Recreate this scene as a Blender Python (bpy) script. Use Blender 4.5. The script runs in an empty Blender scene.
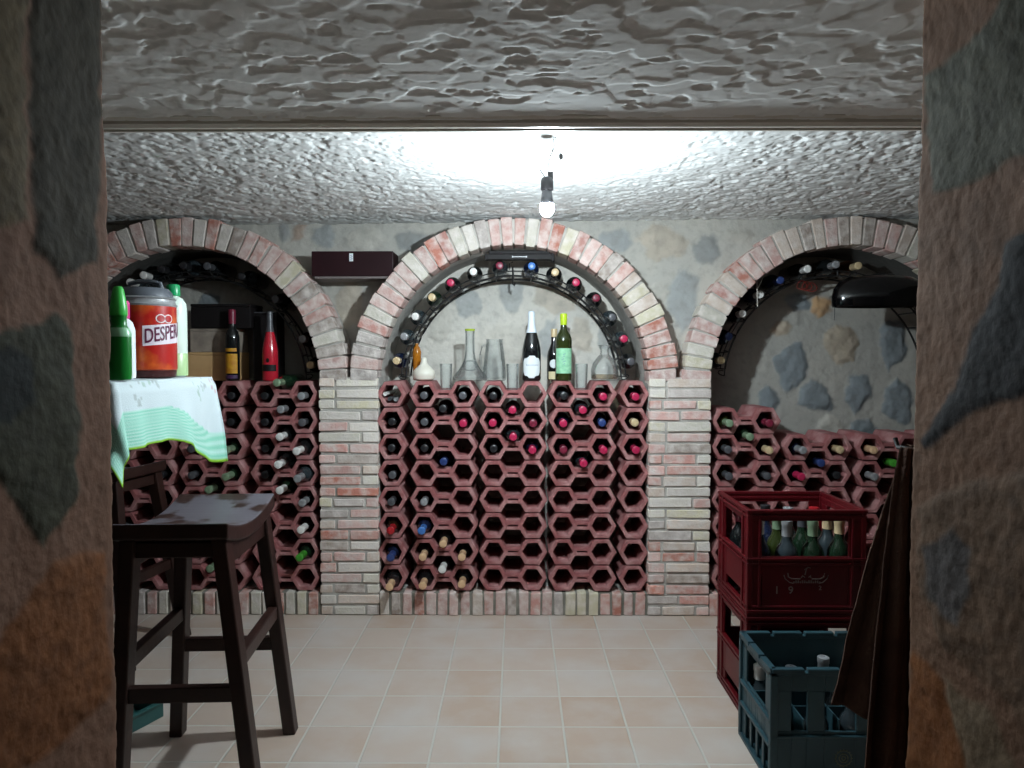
import bpy, math, random
import numpy as np
from mathutils import Vector, Matrix
rnd = random.Random(11)
PI = math.pi
SC = bpy.context.scene
COL = SC.collection

# ------------------------------------------------------------------ camera model (also used to measure places)
F = 700.0
CAM = np.array([0.0, 0.0, 1.157])
PITCH, YAW = math.radians(2.02), math.radians(0.41)
_r = np.array([math.cos(YAW), math.sin(YAW), 0.0])
_f = np.array([-math.sin(YAW) * math.cos(PITCH), math.cos(YAW) * math.cos(PITCH), -math.sin(PITCH)])
_u = np.cross(_r, _f)

def at(px, py, y):
    d = _f + (px - 512) / F * _r - (py - 384) / F * _u
    t = y / d[1]
    return CAM + d * t

def proj(P):
    q = P - CAM
    w = q @ _f
    return 512 + F * (q @ _r) / w, 384 - F * (q @ _u) / w

def lin(r, g, b):
    def c(v):
        v /= 255.0
        return v / 12.92 if v <= 0.04045 else ((v + 0.055) / 1.055) ** 2.4
    return (c(r), c(g), c(b), 1.0)

# ------------------------------------------------------------------ noise
def _hash(ix, iy, seed):
    h = (ix * 374761393 + iy * 668265263 + seed * 974711) & 0xFFFFFFFF
    h = ((h ^ (h >> 13)) * 1274126177) & 0xFFFFFFFF
    return ((h ^ (h >> 16)) & 0xFFFF) / 65535.0

def vnoise(x, y, seed=0):
    x = np.asarray(x, float); y = np.asarray(y, float)
    ix = np.floor(x).astype(np.int64); iy = np.floor(y).astype(np.int64)
    fx = x - ix; fy = y - iy
    fx = fx * fx * (3 - 2 * fx); fy = fy * fy * (3 - 2 * fy)
    a = _hash(ix, iy, seed); b = _hash(ix + 1, iy, seed)
    c = _hash(ix, iy + 1, seed); d = _hash(ix + 1, iy + 1, seed)
    return (a * (1 - fx) + b * fx) * (1 - fy) + (c * (1 - fx) + d * fx) * fy

def fbm(x, y, seed=0, octv=4):
    s = 0; a = 0.5
    for k in range(octv):
        s = s + a * vnoise(x * 2 ** k, y * 2 ** k, seed + 17 * k); a *= 0.5
    return s

def sstep(e0, e1, x):
    t = np.clip((x - e0) / (e1 - e0), 0, 1)
    return t * t * (3 - 2 * t)

# ------------------------------------------------------------------ materials
def new_mat(name):
    m = bpy.data.materials.new(name); m.use_nodes = True
    nt = m.node_tree
    return m, nt, nt.nodes['Principled BSDF']

def mat(name, col, rough=0.5, metal=0.0, spec=0.5, col2=None, nscale=20.0, bump=0.0, bscale=80.0, attr=False, coat=0.0,
        trans=0.0, ior=1.5, lo=0.35, hi=0.7, attr_fac=0.5):
    m, nt, b = new_mat(name)
    b.inputs['Roughness'].default_value = rough
    b.inputs['Metallic'].default_value = metal
    b.inputs['Specular IOR Level'].default_value = spec
    b.inputs['Coat Weight'].default_value = coat
    b.inputs['Transmission Weight'].default_value = trans
    b.inputs['IOR'].default_value = ior
    b.inputs['Base Color'].default_value = col
    tc = nt.nodes.new('ShaderNodeTexCoord')
    src = None
    if attr:
        a = nt.nodes.new('ShaderNodeAttribute'); a.attribute_name = 'Col'
        src = a.outputs['Color']
    if col2 is not None:
        n = nt.nodes.new('ShaderNodeTexNoise'); n.inputs['Scale'].default_value = nscale; n.inputs['Detail'].default_value = 5
        nt.links.new(tc.outputs['Object'], n.inputs['Vector'])
        r = nt.nodes.new('ShaderNodeMapRange')
        r.inputs['From Min'].default_value = lo; r.inputs['From Max'].default_value = hi
        r.inputs['To Max'].default_value = attr_fac if attr else 1.0
        nt.links.new(n.outputs['Fac'], r.inputs['Value'])
        mx = nt.nodes.new('ShaderNodeMix'); mx.data_type = 'RGBA'
        nt.links.new(r.outputs['Result'], mx.inputs['Factor'])
        mx.inputs[6].default_value = col; mx.inputs[7].default_value = col2
        if src: nt.links.new(src, mx.inputs[6])
        src = mx.outputs[2]
    if src: nt.links.new(src, b.inputs['Base Color'])
    if bump:
        n2 = nt.nodes.new('ShaderNodeTexNoise'); n2.inputs['Scale'].default_value = bscale; n2.inputs['Detail'].default_value = 6
        nt.links.new(tc.outputs['Object'], n2.inputs['Vector'])
        bp = nt.nodes.new('ShaderNodeBump'); bp.inputs['Strength'].default_value = bump; bp.inputs['Distance'].default_value = 0.004
        nt.links.new(n2.outputs['Fac'], bp.inputs['Height'])
        nt.links.new(bp.outputs['Normal'], b.inputs['Normal'])
    return m

def glass_mat(name, tint=(0.96, 0.98, 0.98, 1), edge=0.35, edgecol=(0.55, 0.6, 0.6, 1), frost=.035):
    """thin clear glass: see-through face on, greyer and shinier towards the edges"""
    m = bpy.data.materials.new(name); m.use_nodes = True
    nt = m.node_tree; nt.nodes.clear()
    out = nt.nodes.new('ShaderNodeOutputMaterial')
    tr = nt.nodes.new('ShaderNodeBsdfTransparent'); tr.inputs['Color'].default_value = tint
    tr2 = nt.nodes.new('ShaderNodeBsdfTransparent'); tr2.inputs['Color'].default_value = edgecol
    gl = nt.nodes.new('ShaderNodeBsdfGlossy'); gl.inputs['Roughness'].default_value = 0.04
    lw = nt.nodes.new('ShaderNodeLayerWeight'); lw.inputs['Blend'].default_value = edge
    fr = nt.nodes.new('ShaderNodeFresnel'); fr.inputs['IOR'].default_value = 1.5
    m1 = nt.nodes.new('ShaderNodeMixShader'); m2 = nt.nodes.new('ShaderNodeMixShader')
    nt.links.new(lw.outputs['Facing'], m1.inputs[0]); nt.links.new(tr.outputs[0], m1.inputs[1]); nt.links.new(tr2.outputs[0], m1.inputs[2])
    sc_ = nt.nodes.new('ShaderNodeMath'); sc_.operation = 'MULTIPLY'; sc_.inputs[1].default_value = .45
    df = nt.nodes.new('ShaderNodeBsdfDiffuse'); df.inputs['Color'].default_value = (.85, .88, .88, 1)
    m0 = nt.nodes.new('ShaderNodeMixShader'); m0.inputs[0].default_value = frost
    nt.links.new(m1.outputs[0], m0.inputs[1]); nt.links.new(df.outputs[0], m0.inputs[2]); m1 = m0
    nt.links.new(fr.outputs[0], sc_.inputs[0]); nt.links.new(sc_.outputs[0], m2.inputs[0]); nt.links.new(m1.outputs[0], m2.inputs[1]); nt.links.new(gl.outputs[0], m2.inputs[2])
    nt.links.new(m2.outputs[0], out.inputs['Surface'])
    return m

M = {}
M['brick'] = mat('brick', (.5, .3, .25, 1), .9, spec=.2, attr=True, col2=lin(222, 212, 206), nscale=24, bump=.8, bscale=90, lo=.38, hi=.69, attr_fac=.8)
M['mortar'] = mat('mortar', lin(170, 164, 157), .95, spec=.15, col2=lin(194, 188, 181), nscale=18, bump=.8, bscale=120)
M['darkwall'] = mat('dark_render', lin(74, 66, 58), .95, spec=.1, col2=lin(58, 52, 46), nscale=6, bump=.5, bscale=50)
M['dmortar'] = mat('grey_mortar', lin(122, 118, 108), .95, spec=.15, col2=lin(150, 145, 136), nscale=18, bump=.8, bscale=120)
M['stone'] = mat('stone', (.4, .4, .4, 1), .85, spec=.25, attr=True, col2=lin(120, 116, 110), nscale=30, bump=.7, bscale=55, lo=.5, hi=.8, attr_fac=.35)
M['jamb'] = mat('jamb_stone', (.2, .15, .1, 1), .85, spec=.15, attr=True, col2=lin(48, 42, 37), nscale=35, bump=.45, bscale=70, lo=.5, hi=.8, attr_fac=.3)
M['plaster'] = mat('plaster', lin(222, 222, 220), .85, spec=.08, col2=lin(210, 210, 208), nscale=9)
M['trim'] = mat('trim_paint', lin(205, 200, 190), .5, spec=.4)
M['terra'] = mat('terracotta', lin(148, 88, 88), .8, spec=.25, col2=lin(186, 142, 140), nscale=14, bump=.5, bscale=110, lo=.4, hi=.75)
M['dwood'] = mat('dark_wood', lin(46, 25, 20), .42, spec=.4, col2=lin(32, 17, 14), nscale=12, bump=.15, bscale=60)
M['seatwood'] = mat('seat_wood', lin(102, 97, 104), .4, spec=.5, col2=lin(58, 40, 36), nscale=7, bump=.1, bscale=60, lo=.53, hi=.58)
M['iron'] = mat('black_iron', lin(22, 21, 22), .45, spec=.5)
M['blackgloss'] = mat('black_enamel', lin(8, 8, 10), .12, spec=.5, coat=.2)
M['maroon'] = mat('maroon_lacquer', lin(40, 13, 19), .5, spec=.25, col2=lin(32, 11, 16), nscale=6)
M['blackcard'] = mat('black_card', lin(20, 15, 16), .6, spec=.3)
M['lightwood'] = mat('light_wood', lin(212, 172, 122), .6, col2=lin(188, 146, 98), nscale=7)
M['cardboard'] = mat('grey_card', lin(160, 146, 132), .85, col2=lin(132, 120, 110), nscale=24, bump=.3)
M['redcrate'] = mat('red_plastic', lin(88, 10, 18), .42, spec=.3, col2=lin(70, 8, 15), nscale=5)
M['tealcrate'] = mat('teal_plastic', lin(44, 72, 80), .42, spec=.35, col2=lin(34, 58, 66), nscale=5)
M['emboss'] = mat('faded_print', lin(122, 104, 100), .6)
M['emboss2'] = mat('faded_print_green', lin(120, 124, 104), .6)
M['cloth'] = mat('printed_cloth', (.8, .85, .85, 1), .9, spec=.1, attr=True, bump=.35, bscale=260)
M['brown'] = mat('brown_cloth', lin(84, 62, 52), .9, spec=.1, col2=lin(66, 48, 41), nscale=16, bump=.4, bscale=220)
M['clear'] = glass_mat('clear_glass', (.985, .99, .99, 1), .2, (.84, .87, .87, 1))
M['clearjug'] = glass_mat('cut_glass', (.975, .985, .985, 1), .22, (.62, .66, .67, 1))
M['socket'] = mat('socket_black', lin(34, 31, 33), .5)
M['wire'] = mat('grey_wire', lin(30, 25, 24), .6)
M['redwire'] = mat('red_wire', lin(130, 34, 24), .55)
M['string'] = mat('white_string', lin(212, 206, 196), .8)
M['white'] = mat('white_label', lin(226, 230, 232), .6)
M['cream'] = mat('cream_label', lin(214, 200, 160), .6)
M['yellow'] = mat('yellow_label', lin(214, 160, 40), .6, col2=lin(190, 120, 30), nscale=40)
M['mint'] = mat('mint_label', lin(160, 214, 176), .6, col2=lin(130, 190, 150), nscale=60)
M['ceramic'] = mat('cream_ceramic', lin(224, 218, 204), .3, spec=.5)
M['amber'] = mat('amber_glass', lin(172, 104, 24), .1, spec=.7, coat=.4)
M['ink'] = mat('blue_ink', lin(110, 130, 160), .6)
GLASS = {'green': lin(24, 42, 28), 'black': lin(22, 24, 25), 'navy': lin(24, 32, 56), 'olive': lin(44, 52, 22), 'brown': lin(44, 26, 16), 'grey': lin(48, 56, 60)}
for k, c in GLASS.items(): M['g_' + k] = mat(k + '_bottle_glass', c, .1, spec=.6, coat=.3)
CAPS = {'crimson': lin(184, 38, 80), 'white': lin(226, 224, 220), 'gold': lin(226, 186, 146), 'black': lin(36, 35, 38), 'navy': lin(46, 64, 116),
        'silver': lin(150, 150, 152), 'cork': lin(206, 182, 142), 'red': lin(170, 30, 38), 'lime': lin(190, 220, 40), 'green': lin(70, 150, 50),
        'grey': lin(82, 82, 86), 'palegreen': lin(124, 144, 116), 'blue': lin(70, 120, 190), 'wine': lin(120, 34, 56), 'foil': lin(222, 230, 240)}
for k, c in CAPS.items():
    M['c_' + k] = mat(k + '_capsule', c, .35, spec=.5, metal=.15 if k in ('gold', 'silver') else 0.0)

# ------------------------------------------------------------------ mesh builder
class MB:
    def __init__(s): s.v = []; s.f = []; s.m = []; s.c = []
    def add(s, verts, faces, mi=0, col=(1, 1, 1, 1)):
        o = len(s.v); s.v += [tuple(map(float, p)) for p in verts]
        for f in faces: s.f.append([i + o for i in f]); s.m.append(mi); s.c.append(col)
    def hexa(s, p, mi=0, col=(1, 1, 1, 1)):      # 0-3 bottom loop, 4-7 top loop (both CCW from above)
        s.add(p, [(3, 2, 1, 0), (4, 5, 6, 7), (0, 1, 5, 4), (1, 2, 6, 5), (2, 3, 7, 6), (3, 0, 4, 7)], mi, col)
    def box(s, x0, x1, y0, y1, z0, z1, mi=0, col=(1, 1, 1, 1), j=0.0):
        q = lambda: rnd.uniform(-j, j) if j else 0.0
        p = [(x0, y0, z0), (x1, y0, z0), (x1, y1, z0), (x0, y1, z0), (x0, y0, z1), (x1, y0, z1), (x1, y1, z1), (x0, y1, z1)]
        s.hexa([(a + q(), b + q(), c + q()) for a, b, c in p], mi, col)
    def bar(s, a, b, wa, wb=None, mi=0):         # square bar from a to b with (x,y) half sizes at each end
        wb = wb or wa
        s.hexa([(a[0] - wa[0], a[1] - wa[1], a[2]), (a[0] + wa[0], a[1] - wa[1], a[2]), (a[0] + wa[0], a[1] + wa[1], a[2]), (a[0] - wa[0], a[1] + wa[1], a[2]),
                (b[0] - wb[0], b[1] - wb[1], b[2]), (b[0] + wb[0], b[1] - wb[1], b[2]), (b[0] + wb[0], b[1] + wb[1], b[2]), (b[0] - wb[0], b[1] + wb[1], b[2])], mi)
    def beam(s, a, b, hw, hh, mi=0):             # horizontal-ish beam, hw sideways, hh up
        a = Vector(a); b = Vector(b); d = (b - a).normalized(); n = Vector((-d.y, d.x, 0)).normalized() * hw; u = Vector((0, 0, hh))
        s.hexa([a - n - u, b - n - u, b + n - u, a + n - u, a - n + u, b - n + u, b + n + u, a + n + u], mi)
    def tube(s, pts, r, n=8, mi=0, closed=False):
        P = [Vector(p) for p in pts]; k = len(P); V = []
        up = Vector((0, 0, 1))
        for i, p in enumerate(P):
            t = (P[(i + 1) % k] - P[i - 1]) if closed else (P[min(i + 1, k - 1)] - P[max(i - 1, 0)])
            t.normalize()
            a = t.cross(up if abs(t.z) < .9 else Vector((1, 0, 0))).normalized(); b = t.cross(a)
            rr = r[i] if isinstance(r, (list, tuple)) else r
            for q in range(n):
                th = 2 * PI * q / n; V.append(p + a * math.cos(th) * rr + b * math.sin(th) * rr)
        Fc = []
        for i in range(k if closed else k - 1):
            i2 = (i + 1) % k
            for q in range(n): Fc.append((i * n + q, i * n + (q + 1) % n, i2 * n + (q + 1) % n, i2 * n + q))
        if not closed: Fc += [tuple(range(n)), tuple(range((k - 1) * n, k * n))[::-1]]
        s.add(V, Fc, mi)
    def lathe(s, prof, n=20, c=(0, 0, 0), mi=0, caps=True, sx=1.0, sy=1.0):
        V = []; Fc = []
        for r, z in prof:
            for q in range(n):
                a = 2 * PI * q / n; V.append((c[0] + r * sx * math.cos(a), c[1] + r * sy * math.sin(a), c[2] + z))
        for i in range(len(prof) - 1):
            for q in range(n): Fc.append((i * n + q, i * n + (q + 1) % n, (i + 1) * n + (q + 1) % n, (i + 1) * n + q))
        if caps:
            if prof[0][0] > 1e-5: Fc.append(tuple(range(n))[::-1])
            if prof[-1][0] > 1e-5: Fc.append(tuple(range((len(prof) - 1) * n, len(prof) * n)))
        s.add(V, Fc, mi)
    def prism(s, poly, y0, y1, mi=0, col=(1, 1, 1, 1), axis='y'):    # poly of (x,z) CCW seen from -y, extruded along y
        n = len(poly)
        if axis == 'y': V = [(x, y0, z) for x, z in poly] + [(x, y1, z) for x, z in poly]
        elif axis == 'x': V = [(y0, a, b) for a, b in poly] + [(y1, a, b) for a, b in poly]
        else: V = [(a, b, y0) for a, b in poly] + [(a, b, y1) for a, b in poly]
        Fc = [tuple(range(n)), tuple(range(n, 2 * n))[::-1]] + [(i, n + i, n + (i + 1) % n, (i + 1) % n) for i in range(n)]
        s.add(V, Fc, mi, col)
    def mesh(s, name, mats, smooth=False, fix=True):
        me = bpy.data.meshes.new(name); me.from_pydata(s.v, [], s.f)
        for m in (mats if isinstance(mats, (list, tuple)) else [mats]): me.materials.append(m)
        me.polygons.foreach_set('material_index', s.m)
        ca = me.color_attributes.new('Col', 'FLOAT_COLOR', 'CORNER')
        arr = []
        for p, c in zip(me.polygons, s.c): arr += list(c) * p.loop_total
        ca.data.foreach_set('color', arr)
        if fix:
            import bmesh
            bm = bmesh.new(); bm.from_mesh(me); bmesh.ops.recalc_face_normals(bm, faces=bm.faces); bm.to_mesh(me); bm.free()
        if smooth:
            me.polygons.foreach_set('use_smooth', [True] * len(me.polygons))
            me.set_sharp_from_angle(angle=math.radians(38))
        me.update()
        return me
    def build(s, name, mats, parent=None, smooth=False, bevel=0.0, loc=None, segs=2):
        o = bpy.data.objects.new(name, s.mesh(name, mats, smooth)); COL.objects.link(o)
        if parent is not None: o.parent = parent
        if loc is not None: o.location = loc
        if bevel:
            b = o.modifiers.new('bevel', 'BEVEL'); b.width = bevel; b.segments = segs; b.limit_method = 'ANGLE'
        return o

def grid_obj(name, P, C, m, keep=None, parent=None, flip=False, smooth=True):
    """P (ny,nx,3) points, C (ny,nx,3) colours or None"""
    ny, nx = P.shape[:2]
    idx = np.arange(ny * nx).reshape(ny, nx)
    q = np.stack([idx[:-1, :-1], idx[:-1, 1:], idx[1:, 1:], idx[1:, :-1]], -1)
    if keep is not None: q = q[keep]
    q = q.reshape(-1, 4)
    if flip: q = q[:, ::-1]
    me = bpy.data.meshes.new(name)
    me.vertices.add(ny * nx); me.vertices.foreach_set('co', P.reshape(-1).astype(np.float32))
    me.loops.add(q.size); me.loops.foreach_set('vertex_index', q.reshape(-1).astype(np.int32))
    me.polygons.add(len(q)); me.polygons.foreach_set('loop_start', (np.arange(len(q)) * 4).astype(np.int32))
    me.update(calc_edges=True); me.validate()
    if smooth: me.polygons.foreach_set('use_smooth', np.ones(len(me.polygons), bool))
    if C is not None:
        ca = me.color_attributes.new('Col', 'FLOAT_COLOR', 'POINT')
        a = np.ones((ny * nx, 4), np.float32); a[:, :3] = C.reshape(-1, 3)
        ca.data.foreach_set('color', a.reshape(-1))
    me.materials.append(m)
    o = bpy.data.objects.new(name, me); COL.objects.link(o)
    if parent is not None: o.parent = parent
    return o

def tag(o, label=None, cat=None, group=None, kind=None):
    if label: o['label'] = label
    if cat: o['category'] = cat
    if group: o['group'] = group
    if kind: o['kind'] = kind
    return o
def struct(o): o['kind'] = 'structure'; return o
def empty(name, loc, rz=0.0):
    o = bpy.data.objects.new(name, None); COL.objects.link(o); o.location = loc; o.rotation_euler = (0, 0, rz); o.empty_display_size = .05
    return o

# ------------------------------------------------------------------ key places
YF = 3.12            # front of the brick piers and arches
YW = 3.26            # stone wall between the arches
YB = 3.50            # back of the niches
YR = 3.14            # front of the clay racks
BAYS = {'left': -1.4935, 'centre': -0.0165, 'right': 1.472}
R_IN, R_OUT = 0.608, 0.733
Z_SPR = float(at(515, 382, YF)[2])
Z_CEIL = 1.802       # ceiling in the cellar behind the step
Z_LOW = 1.686        # lower ceiling in front of the step
Y_STEP = 1.585
XL, XR = -2.36, 2.34
Z_ROW0 = float(at(515, 394.2, YR)[2])
PITCH_R = 0.1193
Z_TOP = Z_ROW0 + 0.057
Z_PL = Z_ROW0 - 7 * PITCH_R - 0.059      # top of the plinth

# ------------------------------------------------------------------ polygons painted as real stones
def poly_sdf(px, py, poly):
    """signed distance, negative inside"""
    d = np.full(px.shape, 1e9); inside = np.zeros(px.shape, bool)
    n = len(poly)
    for i in range(n):
        ax, ay = poly[i]; bx, by = poly[(i + 1) % n]
        ex, ey = bx - ax, by - ay
        t = np.clip(((px - ax) * ex + (py - ay) * ey) / (ex * ex + ey * ey + 1e-9), 0, 1)
        d = np.minimum(d, (px - ax - t * ex) ** 2 + (py - ay - t * ey) ** 2)
        c = ((ay > py) != (by > py)) & (px < (bx - ax) * (py - ay) / (by - ay + 1e-12) + ax)
        inside ^= c
    d = np.sqrt(d)
    return np.where(inside, -d, d)
def blob(x0, y0, x1, y1, seed, n=7, k=.3):
    r = random.Random(seed); cx, cy = (x0 + x1) / 2, (y0 + y1) / 2
    return [(cx + (x1 - x0) / 2 * math.cos(a) * (1 + r.uniform(-k, k) * .7) * 1.05, cy + (y1 - y0) / 2 * math.sin(a) * (1 + r.uniform(-k, k) * .7) * 1.05)
            for a in [2 * PI * (i + r.uniform(-.25, .25)) / n for i in range(n)]]
def stones(P, stlist, base, seed, warp=4.0, soft=3.0, ws=9.0, mixk=1.0):
    """returns colour and height arrays for stones bedded in mortar; stone outlines are measured where they stand on the wall"""
    px, py = proj(P)
    wx = (fbm(px / ws, py / ws, seed, 3) - .5) * 2 * warp; wy = (fbm(px / ws, py / ws, seed + 5, 3) - .5) * 2 * warp
    n1 = fbm(px / 26., py / 26., seed + 9, 4)[..., None]
    C = np.array(base[0])[None, None, :3] * (1 - n1) + np.array(base[1])[None, None, :3] * n1
    H = np.zeros(px.shape)
    for k, (poly, c) in enumerate(stlist):
        d = poly_sdf(px + wx, py + wy, poly)
        w = sstep(soft, -soft, d)[..., None]
        vn = fbm(px / 11., py / 11., seed + 30 + k, 4)[..., None]
        cc = np.array(c)[None, None, :3] * (.62 + .76 * vn)
        C = C * (1 - w * mixk) + cc * w * mixk
        H = np.maximum(H, sstep(soft, -3 * soft, d))
    return C, H

# ================================================================== SETTING
# floor
fm, nt, b = new_mat('floor_tiles')
tc = nt.nodes.new('ShaderNodeTexCoord'); mp = nt.nodes.new('ShaderNodeMapping')
mp.inputs['Location'].default_value = (0.05 + .004 + 4.0 - 0.0, -2.57 + .004 + 4.0 + .0, 0)
nt.links.new(tc.outputs['Object'], mp.inputs['Vector'])
bt = nt.nodes.new('ShaderNodeTexBrick'); bt.offset = 0.0; bt.squash = 1.0
bt.inputs['Scale'].default_value = 1.0; bt.inputs['Brick Width'].default_value = .2; bt.inputs['Row Height'].default_value = .2
bt.inputs['Mortar Size'].default_value = .0042; bt.inputs['Mortar Smooth'].default_value = .4
bt.inputs['Color1'].default_value = lin(180, 157, 140); bt.inputs['Color2'].default_value = lin(191, 176, 165)
bt.inputs['Mortar'].default_value = lin(196, 192, 182)
nt.links.new(mp.outputs[0], bt.inputs['Vector'])
n = nt.nodes.new('ShaderNodeTexNoise'); n.inputs['Scale'].default_value = 4.5; n.inputs['Detail'].default_value = 6
nt.links.new(tc.outputs['Object'], n.inputs['Vector'])
mr = nt.nodes.new('ShaderNodeMapRange'); mr.inputs['From Min'].default_value = .42; mr.inputs['From Max'].default_value = .72; mr.inputs['To Max'].default_value = .75
nt.links.new(n.outputs['Fac'], mr.inputs['Value'])
mx = nt.nodes.new('ShaderNodeMix'); mx.data_type = 'RGBA'
nt.links.new(mr.outputs['Result'], mx.inputs['Factor']); nt.links.new(bt.outputs['Color'], mx.inputs[6]); mx.inputs[7].default_value = lin(194, 187, 182)
nt.links.new(mx.outputs[2], b.inputs['Base Color'])
b.inputs['Roughness'].default_value = .62; b.inputs['Specular IOR Level'].default_value = .35
bp = nt.nodes.new('ShaderNodeBump'); bp.inputs['Strength'].default_value = .6; bp.inputs['Distance'].default_value = .004; bp.invert = True
nt.links.new(bt.outputs['Fac'], bp.inputs['Height']); nt.links.new(bp.outputs['Normal'], b.inputs['Normal'])
fl = MB(); fl.box(XL - .1, XR + .1, -1.6, 3.6, -.08, 0)
struct(fl.build('floor', fm))

# ceiling: torn knock-down plaster, the step between the two levels
def worley(x, y, seed):
    """nearest-cell id noise, offset from its centre and distance to the cell border"""
    ix = np.floor(x).astype(np.int64); iy = np.floor(y).astype(np.int64)
    f1 = np.full(x.shape, 9.0); f2 = np.full(x.shape, 9.0); cid = np.zeros(x.shape); cid2 = np.zeros(x.shape); ox = np.zeros(x.shape); oy = np.zeros(x.shape)
    for dx in (-1, 0, 1):
        for dy in (-1, 0, 1):
            jx, jy = ix + dx, iy + dy
            ax = x - (jx + _hash(jx, jy, seed)); ay = y - (jy + _hash(jx, jy, seed + 1)); d = np.hypot(ax, ay); h = _hash(jx, jy, seed + 2)
            n = d < f1
            f2 = np.where(n, f1, np.minimum(f2, d)); f1 = np.where(n, d, f1); cid = np.where(n, h, cid); ox = np.where(n, ax, ox); oy = np.where(n, ay, oy)
    return cid, ox, oy, f2 - f1
def flakes(X, Y, seed, size, hgt, warp, tilt, ay=1.25):
    wx = (fbm(X / size * .9, Y / size * .9, seed, 3) - .5) * warp; wy = (fbm(X / size * .9, Y / size * .9, seed + 3, 3) - .5) * warp
    c, ox, oy, e = worley(X / size + wx, Y / size * ay + wy, seed + 50)
    t = (c * 7.31) % 1.0 - .5; u = (c * 3.77) % 1.0 - .5
    return hgt * (c + tilt * (t * ox + u * oy)) + hgt * .45 * (1 - sstep(.0, .07, e)) * sstep(.35, .6, vnoise(X / size, Y / size, seed + 70))
def stucco_flakes(X, Y, seed):
    """torn flakes: flat plateaus parted by sharp-edged recesses"""
    g = sstep(.40, .62, fbm(X * 4, Y * 5, seed + 80, 2))
    d = flakes(X, Y, seed, .062, .0030, 1.5, .10) * (1 - .35 * g) + flakes(X, Y, seed + 200, .026, .0016, 1.3, .12) * (.2 + .8 * g)
    n2 = fbm(X * 17, Y * 26, seed + 11, 3)
    return d + .0032 * sstep(.58, .61, n2) + .0004 * fbm(X * 80, Y * 80, seed + 31, 2)
def stucco_spatter(X, Y, seed):
    """finer spattered knock-down plaster"""
    far = .35 + .65 * sstep(.15, .9, np.hypot(X - .09, (Y - 2.13) * .9))
    d = flakes(X, Y, seed, .030, .0046, 1.4, .6) + .0048 * sstep(.52, .58, fbm(X * 30, Y * 36, seed + 9, 3)) + .0030 * sstep(.5, .58, fbm(X * 62, Y * 70, seed + 19, 2))
    return far * d + .0016 * fbm(X * 90, Y * 90, seed + 31, 2)
xs = np.arange(XL, XR + .006, .0052)
ys = np.arange(Y_STEP, 3.345, .0052)
X, Y = np.meshgrid(xs, ys)
Zb = Z_CEIL - .012 + .035 * (3.25 - Y) / 1.12 * (Y < 3.25) + stucco_spatter(X, Y, 5)
low = grid_obj('ceiling', np.stack([X, Y, Zb], -1), None, M['plaster'], flip=True)
struct(low)
ys = np.arange(-.3, Y_STEP - .004, .0045)
xs2 = np.arange(-1.3, 1.3, .0045)
X, Y = np.meshgrid(xs2, ys)
Zf = Z_LOW - .012 + stucco_flakes(X, Y, 40)
o = grid_obj('ceiling_low', np.stack([X, Y, Zf], -1), None, M['plaster'], flip=True); o.parent = low; tag(o, 'lower ceiling of torn plaster in front of the step')
cb = MB(); cb.box(XL - .1, XR + .1, -1.6, Y_STEP, Z_LOW + .001, 2.0); cb.box(XL - .1, XR + .1, Y_STEP, 3.6, Z_CEIL + .06, 2.0)
cb.build('ceiling_slab', M['plaster'], low)
tr = MB()
tr.prism([(y_ + Y_STEP - 1.66, z_) for y_, z_ in [(1.590, Z_LOW + .006), (1.590, Z_LOW - .009), (1.600, Z_LOW - .012), (1.604, Z_LOW - .004), (1.611, Z_LOW - .004), (1.614, Z_LOW - .016),
          (1.630, Z_LOW - .020), (1.646, Z_LOW - .018), (1.650, Z_LOW - .012), (1.655, Z_LOW - .020), (1.668, Z_LOW - .018), (1.668, Z_LOW + .006)]], XL, XR, axis='x')
struct(tr.build('trim_1', M['trim']))

# side walls, the passage behind the camera
wl = MB(); wl.box(XL - .1, XL, .95, 3.6, 0, 1.9); struct(wl.build('wall_left', M['darkwall']))
wr = MB(); wr.box(XR, XR + .1, .95, 3.6, 0, 1.9); struct(wr.build('wall_right', M['darkwall']))
wb = MB(); wb.box(-1.6, 1.6, -1.6, -1.5, 0, 1.9); struct(wb.build('wall_rear', M['darkwall']))

# stone jambs of the opening the photograph looks through
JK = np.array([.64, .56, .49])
def jamb(name, side, xj, ye, stl, base, seed):
    # profile: reveal along y, rounded arris, a strip of the inner face
    pr = []
    r = .022
    for y in np.arange(.40, ye - r, .004): pr.append((0.0, y, 1, 0))
    for a in np.linspace(0, PI / 2, 9): pr.append((r * (1 - math.cos(a)), ye - r + r * math.sin(a), math.cos(a), math.sin(a)))
    for d in np.arange(r + .006, .20, .008): pr.append((d, ye, 0, 1))
    pr = np.array(pr); zs = np.arange(0.0, Z_LOW + .02, .0045)
    S, Zz = np.meshgrid(np.arange(len(pr)), zs)
    off = pr[S, 0]; yy = pr[S, 1]; nx = pr[S, 2]; ny = pr[S, 3]
    P = np.stack([xj + side * off, yy, Zz], -1)
    C, H = stones(P, stl, base, seed, warp=7, soft=3.5, ws=22.)
    u = yy + off
    h = .009 * fbm(u * 8, Zz * 8, seed, 3) + .004 * fbm(u * 34, Zz * 34, seed + 2, 3) + .003 * fbm(u * 120, Zz * 120, seed + 3, 2) + .003 * H - .010
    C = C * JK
    P = P + np.stack([-side * nx * h, ny * h, np.zeros_like(h)], -1)
    o = grid_obj(name, P, C, M['jamb'], flip=(side < 0))
    b = MB()
    x_out = XL - .1 if side < 0 else XR + .1
    x0 = xj + side * .02
    b.box(min(x0, x_out), max(x0, x_out), .30, ye - .02, 0, 1.9)
    b.box(min(xj + side * .1, xj + side * .2), max(xj + side * .1, xj + side * .2), -1.6, .35, 0, 1.9)
    c = b.build('wall_core', M['darkwall'], o)
    return struct(o)
S_ = lambda *c: np.array(lin(*c)[:3])
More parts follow.
